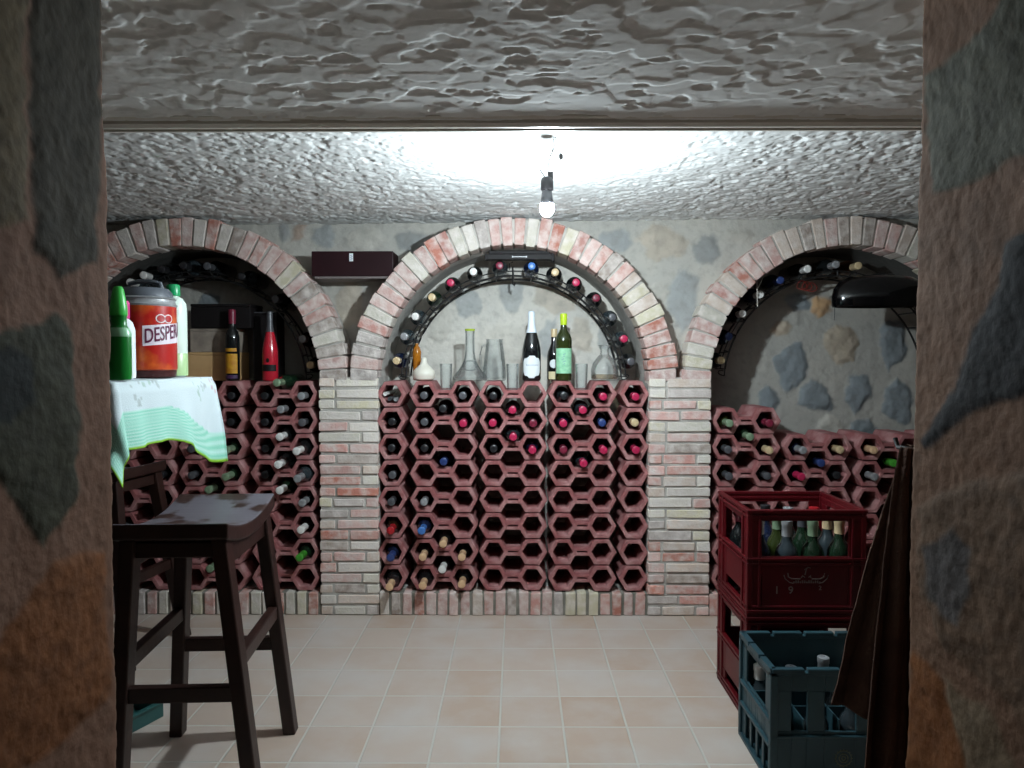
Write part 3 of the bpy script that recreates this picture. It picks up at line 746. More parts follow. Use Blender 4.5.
# long necked decanter
dc = empty('decanter', (px_obj(470, YS), YS, Z_TOP)); tag(dc, 'clear long-necked glass decanter with wide base and greenish rim', 'decanter')
mb = MB(); mb.lathe([(.050, .0), (.078, .004), (.082, .014), (.072, .030), (.052, .052), (.036, .078), (.026, .105), (.0215, .140), (.021, .21), (.0225, .232), (.0205, .232), (.0185, .20), (.019, .14), (.030, .085), (.062, .035), (.070, .012), (.004, .010)], 28); mb.build('glass', M['clearjug'], dc, smooth=True)
mb = MB(); mb.lathe([(.0225, .231), (.0238, .236), (.022, .240), (.018, .236)], 24, caps=False); mb.build('rim', mat('green_rim', lin(170, 190, 60), .2), dc, smooth=True)
mb = MB(); mb.lathe([(.012, .045), (.030, .052), (.036, .070), (.030, .088), (.010, .096)], 20); mb.build('bulb', M['clearjug'], dc, smooth=True)
# jug
jg = empty('glass_jug', (px_obj(494.5, YS), YS, Z_TOP)); tag(jg, 'clear glass jug with tapering sides beside the champagne bottle', 'jug')
mb = MB(); mb.lathe([(.046, 0), (.052, .004), (.0545, .02), (.053, .06), (.046, .12), (.039, .168), (.037, .186), (.040, .192), (.0375, .192), (.0345, .184), (.043, .12), (.050, .06), (.051, .012), (.004, .010)], 28); mb.build('glass', M['clearjug'], jg, smooth=True)
mb = MB(); mb.tube([(-.038, 0, .165), (-.058, 0, .160), (-.066, 0, .12), (-.062, 0, .07), (-.052, 0, .05)], .0055, 8); mb.build('handle', M['clearjug'], jg, smooth=True)
# champagne bottle
def standing(name, px, y, z, prof, glass, label, cat='bottle'):
    o = bpy.data.objects.new(name, None); COL.objects.link(o); o.location = (px_obj(px, y), y, z); tag(o, label, cat)
    mb = MB(); mb.lathe(prof, 24); mb.build('glass', glass, o, smooth=True); return o
def wrap(name, root, r, z0, z1, w, m, shape='rect', a0=0.0, lift=.0007):
    """a label wrapped on a cylinder of radius r, facing -y, w wide"""
    mb = MB(); n = 14; V = []; rows = 9 if shape != 'rect' else 2
    for j in range(rows):
        t = j / (rows - 1); z = z0 + (z1 - z0) * t
        k = 1.0
        if shape == 'oval': k = max(.25, (1 - abs(2 * t - 1) ** 4) ** .5)
        if shape == 'round': k = max(.05, (1 - (2 * t - 1) ** 2) ** .5)
        for i in range(n + 1):
            a = a0 + (i / n - .5) * w * k / r; V.append(((r + lift) * math.sin(a), -(r + lift) * math.cos(a), z))
    Fc = [(j * (n + 1) + i, j * (n + 1) + i + 1, (j + 1) * (n + 1) + i + 1, (j + 1) * (n + 1) + i) for j in range(rows - 1) for i in range(n)]
    mb.add(V, Fc); return mb.build(name, m, root, smooth=True)
CH = [(.020, 0), (.040, .002), (.0435, .010), (.0435, .125), (.042, .148), (.036, .18), (.028, .21), (.0205, .235), (.0165, .26), (.0145, .30), (.0145, .306)]
b1 = standing('champagne_bottle', 531.5, YS, Z_TOP, CH, M['g_black'], 'black champagne bottle with white foil and white oval label on centre rack')
mb = MB(); mb.lathe([(.0262, .222), (.0215, .238), (.0178, .262), (.0165, .285), (.0170, .306), (.0165, .318), (.011, .322), (.002, .323)], 22); mb.build('foil', M['c_foil'], b1, smooth=True)
wl_ = wrap('paper_label', b1, .0435, .014, .116, .088, M['white'], 'oval')
mb = MB()
for k in range(9):
    a = -.62 + k * .155; mb.tube([(.0446 * math.sin(a), -.0446 * math.cos(a), .070), (.0446 * math.sin(a + .06), -.0446 * math.cos(a + .06), .077), (.0446 * math.sin(a + .11), -.0446 * math.cos(a + .11), .070)], .0008, 5)
mb.build('script_line', M['ink'], wl_)
# lime capped bottle and the dark one behind it
b2 = standing('white_wine_bottle', 563.5, YS, Z_TOP, bord(.0385, .305), M['g_olive'], 'green wine bottle with lime cap and pale mint label on centre rack')
mb = MB(); mb.lathe([(.0152, .258), (.0164, .290), (.0164, .306), (.0150, .310), (.004, .311)], 18); mb.build('capsule', M['c_lime'], b2, smooth=True)
ml = wrap('paper_label', b2, .0385, .035, .150, .085, M['mint'])
mb = MB()
for k in range(5): mb.tube([(-.008 + .004 * math.cos(k * 1.3), -.0394, .075 + k * .011), (.004 + .004 * math.sin(k * 2.1), -.0396, .082 + k * .011)], .0009, 5)
mb.build('drawn_figure', M['ink'], ml)
b3 = standing('wine_bottle', 554, YS + .078, Z_TOP, [(.02, 0), (.031, .002), (.033, .01), (.033, .115), (.030, .135), (.022, .155), (.0145, .175), (.0135, .225)], M['g_black'], 'dark bottle with cream cap half hidden behind the lime-capped bottle')
mb = MB(); mb.lathe([(.0150, .205), (.0150, .240), (.0145, .243), (.004, .244)], 18); mb.build('capsule', M['c_cork'], b3, smooth=True)
wrap('round_label', b3, .033, .058, .10, .040, M['white'], 'round', a0=-.1); wrap('lower_label', b3, .033, .006, .042, .040, M['cream'], a0=-.3)
# round decanter
rd = empty('decanter', (px_obj(604.5, YS), YS, Z_TOP)); tag(rd, 'round clear glass decanter with a little pale liquid right of the lime-capped bottle', 'decanter')
mb = MB(); mb.lathe([(.045, 0), (.060, .004), (.064, .02), (.063, .055), (.054, .085), (.036, .108), (.022, .122), (.020, .140), (.027, .160), (.032, .165), (.030, .165), (.018, .142), (.019, .122), (.034, .104), (.051, .082), (.060, .054), (.061, .02), (.057, .008), (.004, .007)], 28); mb.build('glass', M['clear'], rd, smooth=True)
mb = MB(); mb.lathe([(.05, .009), (.0595, .013), (.060, .030), (.004, .0305)], 24); mb.build('liquid', glass_mat('pale_liquid', (.86, .76, .6, 1), .4, (.7, .6, .45, 1)), rd, smooth=True)
# black lamp bar under the crown of the arch
lb = MB(); q = at(519.5, 257.5, 3.21)
lb.box(-.154, .154, -.02, .02, -.012, .014); lb.box(-.158, -.145, -.022, .022, -.014, .018); lb.box(.145, .158, -.022, .022, -.020, .020); lb.box(-.14, .14, -.012, .012, .014, .03)
o = lb.build('lamp_bar', M['iron'], bevel=.003); o.location = (q[0], q[1], q[2]); o.data.materials[0] = M['blackcard']; tag(o, 'long black bar fitting under the crown of the middle brick arch', 'lamp')
mb = MB(); mb.box(-.03, .03, -.0208, -.0200, -.001, .002); mb.box(-.034, -.029, -.0212, -.02, -.003, .004); mb.box(.029, .034, -.0212, -.02, -.003, .004); mb.build('pale_marking', M['c_silver'], o)

# ================================================================== MAROON WALL BOX
q0 = at(311, 251, 3.13); q1 = at(393, 276, 3.13)
bx = empty('wall_box', ((q0[0] + q1[0]) / 2, YW, q1[2])); tag(bx, 'long dark maroon box fixed on the stone wall left of the middle arch', 'box')
w, hh = (q1[0] - q0[0]) / 2, q0[2] - q1[2]
mb = MB(); mb.box(-w, w, -.125, .012, 0, hh); mb.build('case', M['maroon'], bx, bevel=.003)
mb = MB(); mb.box(-w + .012, w - .01, -.119, .0, -.010, .001); mb.build('base_strip', mat('grey_strip', lin(110, 100, 98), .6), bx)
mb = MB(); mb.box(-.013, .004, -.1265, -.1248, hh - .045, hh - .010); lbx = mb.build('sticker', M['white'], bx)
mb = MB()
for k in range(5): mb.box(-.010 + (k % 2) * .004, -.001 + (k % 2) * .003, -.1270, -.1263, hh - .040 + k * .005, hh - .038 + k * .005)
mb.build('printed_marks', M['ink'], lbx)

# ================================================================== LEFT NICHE THINGS
def boxthing(name, x0, x1, y0, y1, z0, z1, m, label, cat, lid=True):
    root = empty(name, ((x0 + x1) / 2, (y0 + y1) / 2, z0)); tag(root, label, cat)
    a, b_, h = (x1 - x0) / 2, (y1 - y0) / 2, z1 - z0
    mb = MB(); mb.box(-a, a, -b_, b_, 0, h - (.014 if lid else 0)); mb.build('body', m, root, bevel=.002)
    if lid: mb = MB(); mb.box(-a - .001, a + .001, -b_ - .001, b_ + .001, h - .013, h); mb.build('lid', m, root, bevel=.002)
    return root
yb0 = 3.26
z1_ = float(at(200, 352, yb0)[2]); z2_ = float(at(200, 328, yb0)[2]); z3_ = float(at(200, 304, yb0)[2])
xa, xb_, xc = float(at(186, 352, yb0)[0]), float(at(236, 352, yb0)[0]), float(at(252, 352, yb0)[0])
boxthing('wine_box', xa, xb_, yb0, yb0 + .16, Z_TOP, z1_ - .001, M['lightwood'], 'pale wooden wine box on the left rack, lowest of the stack', 'box')
boxthing('carton', xa + .018, xb_, yb0 + .005, yb0 + .15, z1_, z2_ - .001, M['cardboard'], 'grey carton between the pale wooden box and the black box', 'box')
boxthing('gift_box', xa + .03, xc - .002, yb0 - .01, yb0 + .15, z2_, z3_, M['blackcard'], 'flat black box on top of the stack in the left niche', 'box')
gx0, gx1 = float(at(253.5, 352, 3.30)[0]), float(at(277, 352, 3.30)[0]); gz = float(at(260, 312, 3.30)[2])
g = boxthing('gift_box', gx0, gx1, 3.30, 3.41, Z_TOP, gz, M['blackcard'], 'upright black bottle box behind the red champagne bottle', 'box')
mb = MB(); a = (gx1 - gx0) / 2; hh = gz - Z_TOP
mb.box(-a, -a + .003, -.0565, -.0545, 0, hh); mb.box(-a, a, -.0565, -.0545, hh - .003, hh); mb.build('pale_edge', M['c_grey'], g)
b4 = standing('brandy_bottle', 233, 3.215, Z_TOP, bord(.031, .325), M['g_black'], 'dark bottle with yellow label and red neck beside the red bottle')
mb = MB(); mb.lathe([(.0156, .262), (.0168, .308), (.0168, .324), (.0150, .328), (.004, .329)], 18); mb.build('capsule', M['c_wine'], b4, smooth=True)
wrap('paper_label', b4, .031, .035, .125, .066, M['yellow']); wrap('shoulder_label', b4, .031, .135, .150, .06, M['yellow']); wrap('lower_band', b4, .031, .012, .028, .066, mat('purple_band', lin(70, 40, 80), .5))
RB = mat('red_bottle', lin(190, 36, 52), .2, spec=.6, coat=.3)
b5 = standing('champagne_bottle', 270.5, 3.215, Z_TOP, [(r * .80, z * .985) for r, z in CH], RB, 'red champagne bottle with grey foil in the left niche')
mb = MB(); mb.lathe([(.0185, .225), (.0150, .245), (.0132, .27), (.0135, .305), (.0125, .318), (.003, .320)], 20); mb.build('foil', M['c_grey'], b5, smooth=True)
wrap('dark_band', b5, .0348, .045, .075, .08, M['blackcard']); wrap('crest', b5, .0348, .085, .105, .014, M['blackcard'], 'oval')
# bottle lying in the dip on top of the left rack
o = bottle((LX[0] - .002, YR + .24, Z_ROW0 + .0187 + .0345), (PI / 2, 0, -.03), 'green', 'palegreen', 'green bottle lying on top of left rack between the two end cells', None)

# ================================================================== RIGHT NICHE: black shade, strings
sx, sy = float(at(880, 292, 3.14)[0]), 3.14
sh = empty('lampshade', (sx, sy, float(at(880, 307, 3.14)[2]))); tag(sh, 'glossy black domed lampshade mounted in the right niche', 'lamp')
mb = MB()
prof = [(.214, .004), (.218, .0), (.2215, .008), (.222, .045), (.214, .080), (.190, .112), (.150, .130), (.095, .139), (.04, .142), (.004, .143)]
mb.lathe(prof + [], 40, caps=False, sy=.42, sx=.95); mb.lathe([(.214, .004), (.210, .030), (.19, .09), (.1, .125), (.004, .130)], 40, caps=False, sy=.42, sx=.95)
mb.build('shade', M['blackgloss'], sh, smooth=True)
mb = MB(); mb.tube([(.05, .03, .125), (.06, .08, .155), (.06, .16, .16), (.06, .36, .155)], .008, 8); mb.lathe([(.03, .0), (.03, .012), (.012, .02)], 14, c=(.05, .02, .130)); mb.build('arm', M['iron'], sh, smooth=True)
mb = MB(); mb.tube([(-.205, -.01, .02), (-.204, -.01, -.02), (-.206, -.01, -.06)], .0016, 6); mb.build('pull_cord', M['iron'], sh, smooth=True)
q = [at(755.5, 262, 3.16), at(757, 284, 3.16), at(757.5, 307, 3.16)]
mb = MB(); mb.tube([at(759, 264, 3.24), at(756, 265, 3.17)] + q, .0016, 6); mb.tube([at(765, 272, 3.2), at(762, 280, 3.17), at(758, 288, 3.16)], .0013, 6)
tag(mb.build('white_string', M['string'], smooth=True), 'thin white string hanging from the holder in the right niche', 'string')
mb = MB()
for k in range(3):
    c0 = at(805 + 5 * k - 3, 285 + 1.5 * k, 3.24)
    mb.tube([(c0[0] + .022 * math.cos(t), c0[1] + .008 * math.sin(2 * t), c0[2] + .02 * math.sin(t) + .002 * k) for t in np.linspace(0, 2 * PI, 16)], .002, 6)
tag(mb.build('wire_coil', M['redwire'], smooth=True), 'loose coil of red wire hanging in the right niche', 'wire')

# ================================================================== BULB
bq = at(547, 209, 2.13); bxp, byp, bz = float(bq[0]), 2.13, float(bq[2])
bl = empty('light_bulb', (bxp, byp, bz)); tag(bl, 'lit bare bulb hanging on thin wires from the ceiling', 'lamp')
em = bpy.data.materials.new('bulb_glow'); em.use_nodes = True; nt = em.node_tree; nt.nodes.clear()
e = nt.nodes.new('ShaderNodeEmission'); e.inputs['Color'].default_value = (.80, .935, 1.0, 1); e.inputs['Strength'].default_value = 3300.0
nt.links.new(e.outputs[0], nt.nodes.new('ShaderNodeOutputMaterial').inputs['Surface'])
mb = MB(); mb.lathe([(.0, -.024), (.009, -.022), (.0155, -.016), (.0200, -.007), (.0218, .002), (.0212, .010), (.0196, .014)], 20, caps=False); mb.build('glass', em, bl, smooth=True)
mb = MB(); mb.lathe([(.0198, .013), (.0192, .024), (.0165, .040), (.0145, .056), (.0135, .062)], 20); mb.build('base', M['c_grey'], bl, smooth=True)
mb = MB(); mb.lathe([(.0165, .054), (.019, .058), (.019, .082), (.016, .092), (.008, .096)], 18); mb.box(.004, .018, -.006, .006, .088, .110); mb.build('socket', M['socket'], bl, smooth=True)
zc_ = Z_CEIL + .026 - bz
for k, (dx, sg) in enumerate(((-.006, -1), (.004, .2))):
    mb = MB(); mb.tube([(dx, 0, .094), (dx + .012 * sg - .004, .004, .12), (dx + .010 * sg, .006, .145), (.012, .008, .165), (.018 + .004 * k, .010, .185), (.020 + .006 * k, .012, zc_)], .0016, 6); mb.build('wire', M['wire'], bl, smooth=True)
mb = MB(); mb.tube([(.020, .01, .175), (.030, .006, .160), (.040, .004, .165), (.044, .004, .172)], .0013, 6); mb.lathe([(.003, 0), (.006, .004), (.006, .014), (.003, .018)], 10, c=(.042, .004, .148)); mb.build('loose_wire_end', M['wire'], bl, smooth=True)

# ================================================================== TABLE WITH CLOTH
ZT = 1.097
TX1, TX0, TY0, TY1 = -.972, -1.60, 1.675, 2.205
tb = empty('pedestal_table', (-1.33, 1.88, 0)); tag(tb, 'high pedestal table under the flowered cloth at the left jamb', 'table')
L = lambda x, y: (x + 1.33, y - 1.88)
mb = MB(); mb.box(TX0 + 1.33, TX1 + 1.33, TY0 - 1.88, TY1 - 1.88, ZT - .03, ZT); mb.build('tabletop', M['dwood'], tb, bevel=.004)
mb = MB(); mb.lathe([(.055, .03), (.04, .06), (.035, .30), (.045, .36), (.035, .42), (.035, .95), (.06, ZT - .03)], 16); mb.build('column', M['dwood'], tb, smooth=True)
mb = MB(); mb.lathe([(.20, 0), (.20, .018), (.18, .028), (.05, .034)], 24); mb.build('base', M['dwood'], tb, smooth=True)
DROP = .185
A = np.arange(-.62, DROP + .001, .0045); half = (TY1 - TY0) / 2; B = np.arange(-half - DROP, half + .012, .0045)
AA, BB = np.meshgrid(A, B)
DR = .165 + .105 * sstep(-.06, .255, BB)
AA = np.where(AA > 0, AA * DR / DROP, AA)
a = np.maximum(AA, 0); bsg = np.sign(BB); b_ = np.maximum(np.abs(BB) - half, 0)
d = np.sqrt(a * a + b_ * b_) + 1e-9
ux, uy = a / d, b_ / d
corner = (a > 0) & (b_ > 0)
drop = d
amp = sstep(0, .2, d)
wav = .010 * np.sin(BB * 23 + .6) + .006 * np.sin(BB * 51)
outw = .006 + .010 * sstep(0, .03, d) + .10 * np.maximum(d - .03, 0) * (a > 0) + amp * np.where(a > 0, wav, .008 * np.sin(AA * 30)) + np.where(corner, .03 * np.sin(2 * np.arctan2(b_, a)) * amp, 0)
outw = np.where(d > 1e-6, outw, 0)
Xc = TX1 + np.minimum(AA, 0) + ux * outw
Yc = (TY0 + TY1) / 2 + np.clip(BB, -half, half) + bsg * uy * outw
Zc = ZT + .003 - np.where(d > .004, d, 0) * .985
Zc += np.where(d <= 1e-6, .0012 * np.sin(AA * 40) * np.sin(BB * 33) + .001, 0)
hem = np.minimum(DR - AA, np.where(BB < 0, half + DROP - np.abs(BB), 1.0))
c0 = np.array(lin(204, 214, 217)[:3]); Cc = np.tile(c0[None, None, :], AA.shape + (1,))
mintb = np.array(lin(112, 196, 164)[:3]); pale = np.array(lin(184, 218, 208)[:3]); lime = np.array(lin(140, 188, 60)[:3])
band = (hem < .095)[..., None]
st = (.5 + .5 * np.sin(hem * 2 * PI / .0085))[..., None]
Cc = np.where(band, pale * (1 - st * .75) + mintb * st * .75, Cc)
Cc = np.where((hem < .0065)[..., None], lime, Cc)
fr = random.Random(4)
for k in range(26):
    fa, fb = fr.uniform(-.45, .07), fr.uniform(-.45, .45); cc = np.array(fr.choice([lin(150, 160, 158), lin(190, 150, 160), lin(140, 170, 150)])[:3])
    for q in range(7):
        oa, ob = fr.gauss(0, .018), fr.gauss(0, .014); rr = fr.uniform(.004, .008)
        m_ = (((AA - fa - oa) ** 2 + (BB - fb - ob) ** 2) < rr * rr) & (hem > .1)
        Cc = np.where(m_[..., None], Cc * .45 + cc * .55, Cc)
o = grid_obj('tablecloth', np.stack([Xc, Yc, Zc], -1), Cc, M['cloth'])
sm = o.modifiers.new('solid', 'SOLIDIFY'); sm.thickness = .0015; sm.offset = 1
tag(o, 'white flowered tablecloth with green striped border over the left table', 'tablecloth')

ZC_ = ZT + .0075
# green detergent bottle
q = at(116, 384, 1.635)
gb = empty('cleaner_bottle', (float(at(120, 384, 1.72)[0]), 1.72, ZC_)); tag(gb, 'green plastic cleaner bottle with green cap at the left jamb', 'bottle')
GRN = mat('green_plastic', lin(20, 120, 40), .3, spec=.5, col2=lin(14, 96, 34), nscale=8); GRC = mat('green_cap', lin(60, 176, 70), .35)
mb = MB(); mb.lathe([(.018, 0), (.027, .003), (.0285, .012), (.0285, .105), (.0275, .118), (.022, .130), (.0185, .136), (.0180, .150), (.0195, .165)], 24, sy=.8); mb.build('body', GRN, gb, smooth=True)
mb = MB(); mb.lathe([(.0195, .160), (.0205, .163), (.020, .180), (.017, .200), (.0125, .225), (.009, .231), (.002, .232)], 18, sy=.9); mb.build('cap', GRC, gb, smooth=True)
mb = MB(); mb.lathe([(.0290, .108), (.0288, .116), (.0235, .130)], 24, sy=.8, caps=False); mb.build('pale_shoulder', mat('pale_green', lin(140, 190, 150), .3), gb, smooth=True)
wb_ = empty('cleaner_bottle', (float(at(123.5, 380, 1.84)[0]), 1.84, ZC_)); tag(wb_, 'white plastic bottle with magenta cap behind the green bottle', 'bottle')
mb = MB(); mb.lathe([(.02, 0), (.029, .003), (.030, .01), (.030, .13), (.024, .15), (.014, .16), (.013, .17)], 22); mb.build('body', M['white'], wb_, smooth=True)
mb = MB(); mb.lathe([(.0180, .16), (.0182, .20), (.015, .206), (.003, .207)], 18); mb.build('cap', mat('magenta_cap', lin(200, 40, 120), .4), wb_, smooth=True)
# beer keg
KX, KY, KR, KH = float(at(146.5, 378, 2.03)[0]), 2.03, .0825, .205
kg = empty('beer_keg', (KX, KY, ZC_)); tag(kg, 'red and orange beer keg with silver rim and grey lid on the cloth', 'keg')
KM = mat('keg_print', lin(176, 30, 24), .3, spec=.5, col2=lin(204, 98, 36), nscale=16, lo=.5, hi=.72, coat=.2)
mb = MB(); mb.lathe([(KR - .006, .018), (KR, .024), (KR, KH)], 40, caps=False); mb.build('body', KM, kg, smooth=True)
mb = MB(); mb.lathe([(KR - .012, 0), (KR - .004, .002), (KR - .002, .02), (KR - .005, .024)], 40); mb.build('base_ring', mat('dark_red_base', lin(60, 16, 16), .4), kg, smooth=True)
mb = MB(); mb.lathe([(KR, KH - .001), (KR + .002, KH + .004), (KR - .002, KH + .010), (KR - .003, KH + .018), (KR + .001, KH + .022), (KR - .004, KH + .026), (.02, KH + .027)], 40); mb.build('rim', M['c_silver'], kg, smooth=True)
LID = mat('grey_plastic', lin(84, 88, 96), .45)
mb = MB(); mb.lathe([(KR - .008, KH + .026), (KR - .010, KH + .040), (KR - .020, KH + .052), (.02, KH + .056)], 30); mb.build('lid', LID, kg, smooth=True)
mb = MB(); mb.tube([(-.05, 0, KH + .048), (-.045, 0, KH + .066), (-.02, 0, KH + .072), (.02, 0, KH + .072), (.045, 0, KH + .066), (.05, 0, KH + .048)], .007, 8); mb.build('handle', LID, kg, smooth=True)
def text_mesh(s, size, extrude=.0004):
    cu = bpy.data.curves.new('t', 'FONT'); cu.body = s; cu.size = size; cu.extrude = extrude; cu.resolution_u = 3; cu.offset = size * .012
    ob = bpy.data.objects.new('t', cu); COL.objects.link(ob)
    dg = bpy.context.evaluated_depsgraph_get(); dg.update()
    me = bpy.data.meshes.new_from_object(ob.evaluated_get(dg)); bpy.data.objects.remove(ob); bpy.data.curves.remove(cu)
    return me
def bend(me, r, a0, z0, slope=0.0, sxk=1.0, syk=1.0, lift=.001):
    for v in me.vertices:
        a = a0 + v.co.x * sxk / r; z = z0 + v.co.y * syk + slope * v.co.x; rr = r + lift + v.co.z
        v.co = (rr * math.sin(a), -rr * math.cos(a), z)
    me.update()
aL = .44
wd = MB()                              # white panel behind the lettering
n = 24; V = []
for j in range(2):
    for i in range(n + 1):
        x = -.004 + .190 * i / n; V.append(((KR + .0006) * math.sin(aL + x / KR), -(KR + .0006) * math.cos(aL + x / KR), (.090 if j == 0 else .147) + .10 * x))
wd.add(V, [(i, i + 1, n + 2 + i, n + 1 + i) for i in range(n)]); pl = wd.build('name_panel', mat('panel_white', lin(226, 214, 222), .4), kg, smooth=True)
me = text_mesh('DESPERADOS', .058); bend(me, KR, aL, .098, .10, .56, .98, .0012); me.materials.append(mat('plum_ink', lin(96, 26, 62), .4))
o = bpy.data.objects.new('lettering', me); COL.objects.link(o); o.parent = pl
mb = MB()
for dx in (.042, .066):
    for r_, lf, mi in ((.015, .0008, 0), (.0115, .0014, 1)):
        n = 18; V = [((KR + lf) * math.sin(aL + .03 + dx / KR), -(KR + lf) * math.cos(aL + .03 + dx / KR), .168)]
        for k in range(n):
            t = 2 * PI * k / n; x = dx + r_ * math.cos(t); a_ = aL + .03 + x / KR; V.append(((KR + lf) * math.sin(a_), -(KR + lf) * math.cos(a_),   .168 + .85 * r_ * math.sin(t)))
        mb.add(V, [(0, 1 + k, 1 + (k + 1) % n) for k in range(n)], mi)
mb.build('twin_oval_mark', [mat('mark_white', lin(230, 210, 210), .4), mat('mark_red', lin(170, 20, 24), .4)], kg)
# white jug with green cap
jx = float(at(173, 378, 2.13)[0])
jr = empty('plastic_jug', (jx, 2.14, ZC_)); tag(jr, 'translucent white plastic jug with green cap right of the keg', 'jug')
JM = mat('milky_plastic', lin(214, 228, 216), .35, spec=.4)
mb = MB(); mb.lathe([(.028, 0), (.036, .003), (.038, .012), (.038, .20), (.036, .222), (.026, .238), (.016, .244), (.016, .256)], 24); mb.build('body', JM, jr, smooth=True)
mb = MB(); mb.lathe([(.0382, .003), (.0386, .012), (.0386, .070), (.0383, .0705)], 24, caps=False); mb.build('liquid_level', mat('pale_liquid_green', lin(176, 206, 150), .35), jr, smooth=True)
mb = MB(); mb.lathe([(.0195, .246), (.020, .250), (.0195, .276), (.017, .280), (.003, .281)], 18); mb.build('cap', mat('emerald_cap', lin(20, 150, 90), .3), jr, smooth=True)

# ================================================================== STOOLS
def stool(loc, rz, label):
    root = empty('bar_stool', loc, rz); tag(root, label, 'stool', 'saddle-seat wooden bar stools')
    n = 18; V = []; W, D = .142, .198
    for i in range(n + 1):
        y = -D + 2 * D * i / n; zt = .700 + .034 * (abs(y) / D) ** 2.0; zb = zt - .040
        V += [(-W, y, zb), (W, y, zb), (W, y, zt), (-W, y, zt)]
    Fc = [(0, 1, 2, 3), tuple(n * 4 + k for k in (3, 2, 1, 0))]
    for i in range(n):
        o = i * 4; p = o + 4
        for k in range(4): Fc.append((o + k, p + k, p + (k + 1) % 4, o + (k + 1) % 4))
    mb = MB(); mb.add(V, Fc); mb.m = [1 if (k >= 2 and (k - 2) % 4 == 2) else 0 for k in range(len(Fc))]; mb.build('seat', [M['dwood'], M['seatwood']], root, bevel=.005)
    top = lambda sx, sy: (sx * .112, sy * .160, .690); ft = lambda sx, sy: (sx * .172 + (.040 if sy < 0 else .004), sy * .218, 0)
    for sx in (-1, 1):
        for sy in (-1, 1): mb = MB(); mb.bar(ft(sx, sy), top(sx, sy), (.019, .021), (.019, .023)); mb.build('leg', M['dwood'], root, bevel=.004)
    def on(sx, sy, z):
        a, b_ = top(sx, sy), ft(sx, sy); t = z / .690
        return (b_[0] + (a[0] - b_[0]) * t, b_[1] + (a[1] - b_[1]) * t, z)
    for sy, z in ((-1, .315), (1, .285)):
        mb = MB(); mb.beam(on(-1, sy, z), on(1, sy, z), .013, .019); mb.build('stretcher', M['dwood'], root, bevel=.003)
    for sx in (-1, 1):
        mb = MB(); mb.beam(on(sx, -1, .385), on(sx, 1, .385), .013, .019); mb.build('stretcher', M['dwood'], root, bevel=.003)
        mb = MB(); mb.beam(on(sx, -1, .645), on(sx, 1, .645), .010, .028); mb.build('apron', M['dwood'], root, bevel=.003)
    for sy in (-1, 1): mb = MB(); mb.beam(on(-1, sy, .662), on(1, sy, .662), .010, .019); mb.build('apron', M['dwood'], root, bevel=.003)
    root.scale = (1, 1, 1.024)
    return root
stool((-.868, 1.905, 0), math.radians(2.8), 'dark saddle-seat wooden stool standing in front at the left jamb')
stool((-1.635, 2.70, 0), math.radians(82), 'dark wooden stool half hidden at the left jamb below the tablecloth hem')
# teal tray on the floor behind the front leg
q = at(148, 728, 2.2)
tt = empty('plastic_tray', (-1.275, 2.195, 0), math.radians(-24)); tag(tt, 'dark teal plastic tray on the floor behind the stool leg', 'tray')
TM = mat('teal_tray', lin(40, 86, 84), .4)
mb = MB(); mb.box(-.10, .10, -.07, .07, 0, .006)
for x0, x1, y0, y1 in ((-.105, .105, -.078, -.07), (-.105, .105, .07, .078), (-.108, -.10, -.078, .078), (.10, .108, -.078, .078)): mb.box(x0, x1, y0, y1, 0, .05)
mb.build('pan', TM, tt, bevel=.003)
mb = MB(); mb.box(-.114, .114, -.084, -.066, .046, .054); mb.box(-.114, .114, .066, .084, .046, .054); mb.box(-.114, -.096, -.084, .084, .046, .054); mb.box(.096, .114, -.084, .084, .046, .054); mb.build('rim', TM, tt, bevel=.002)

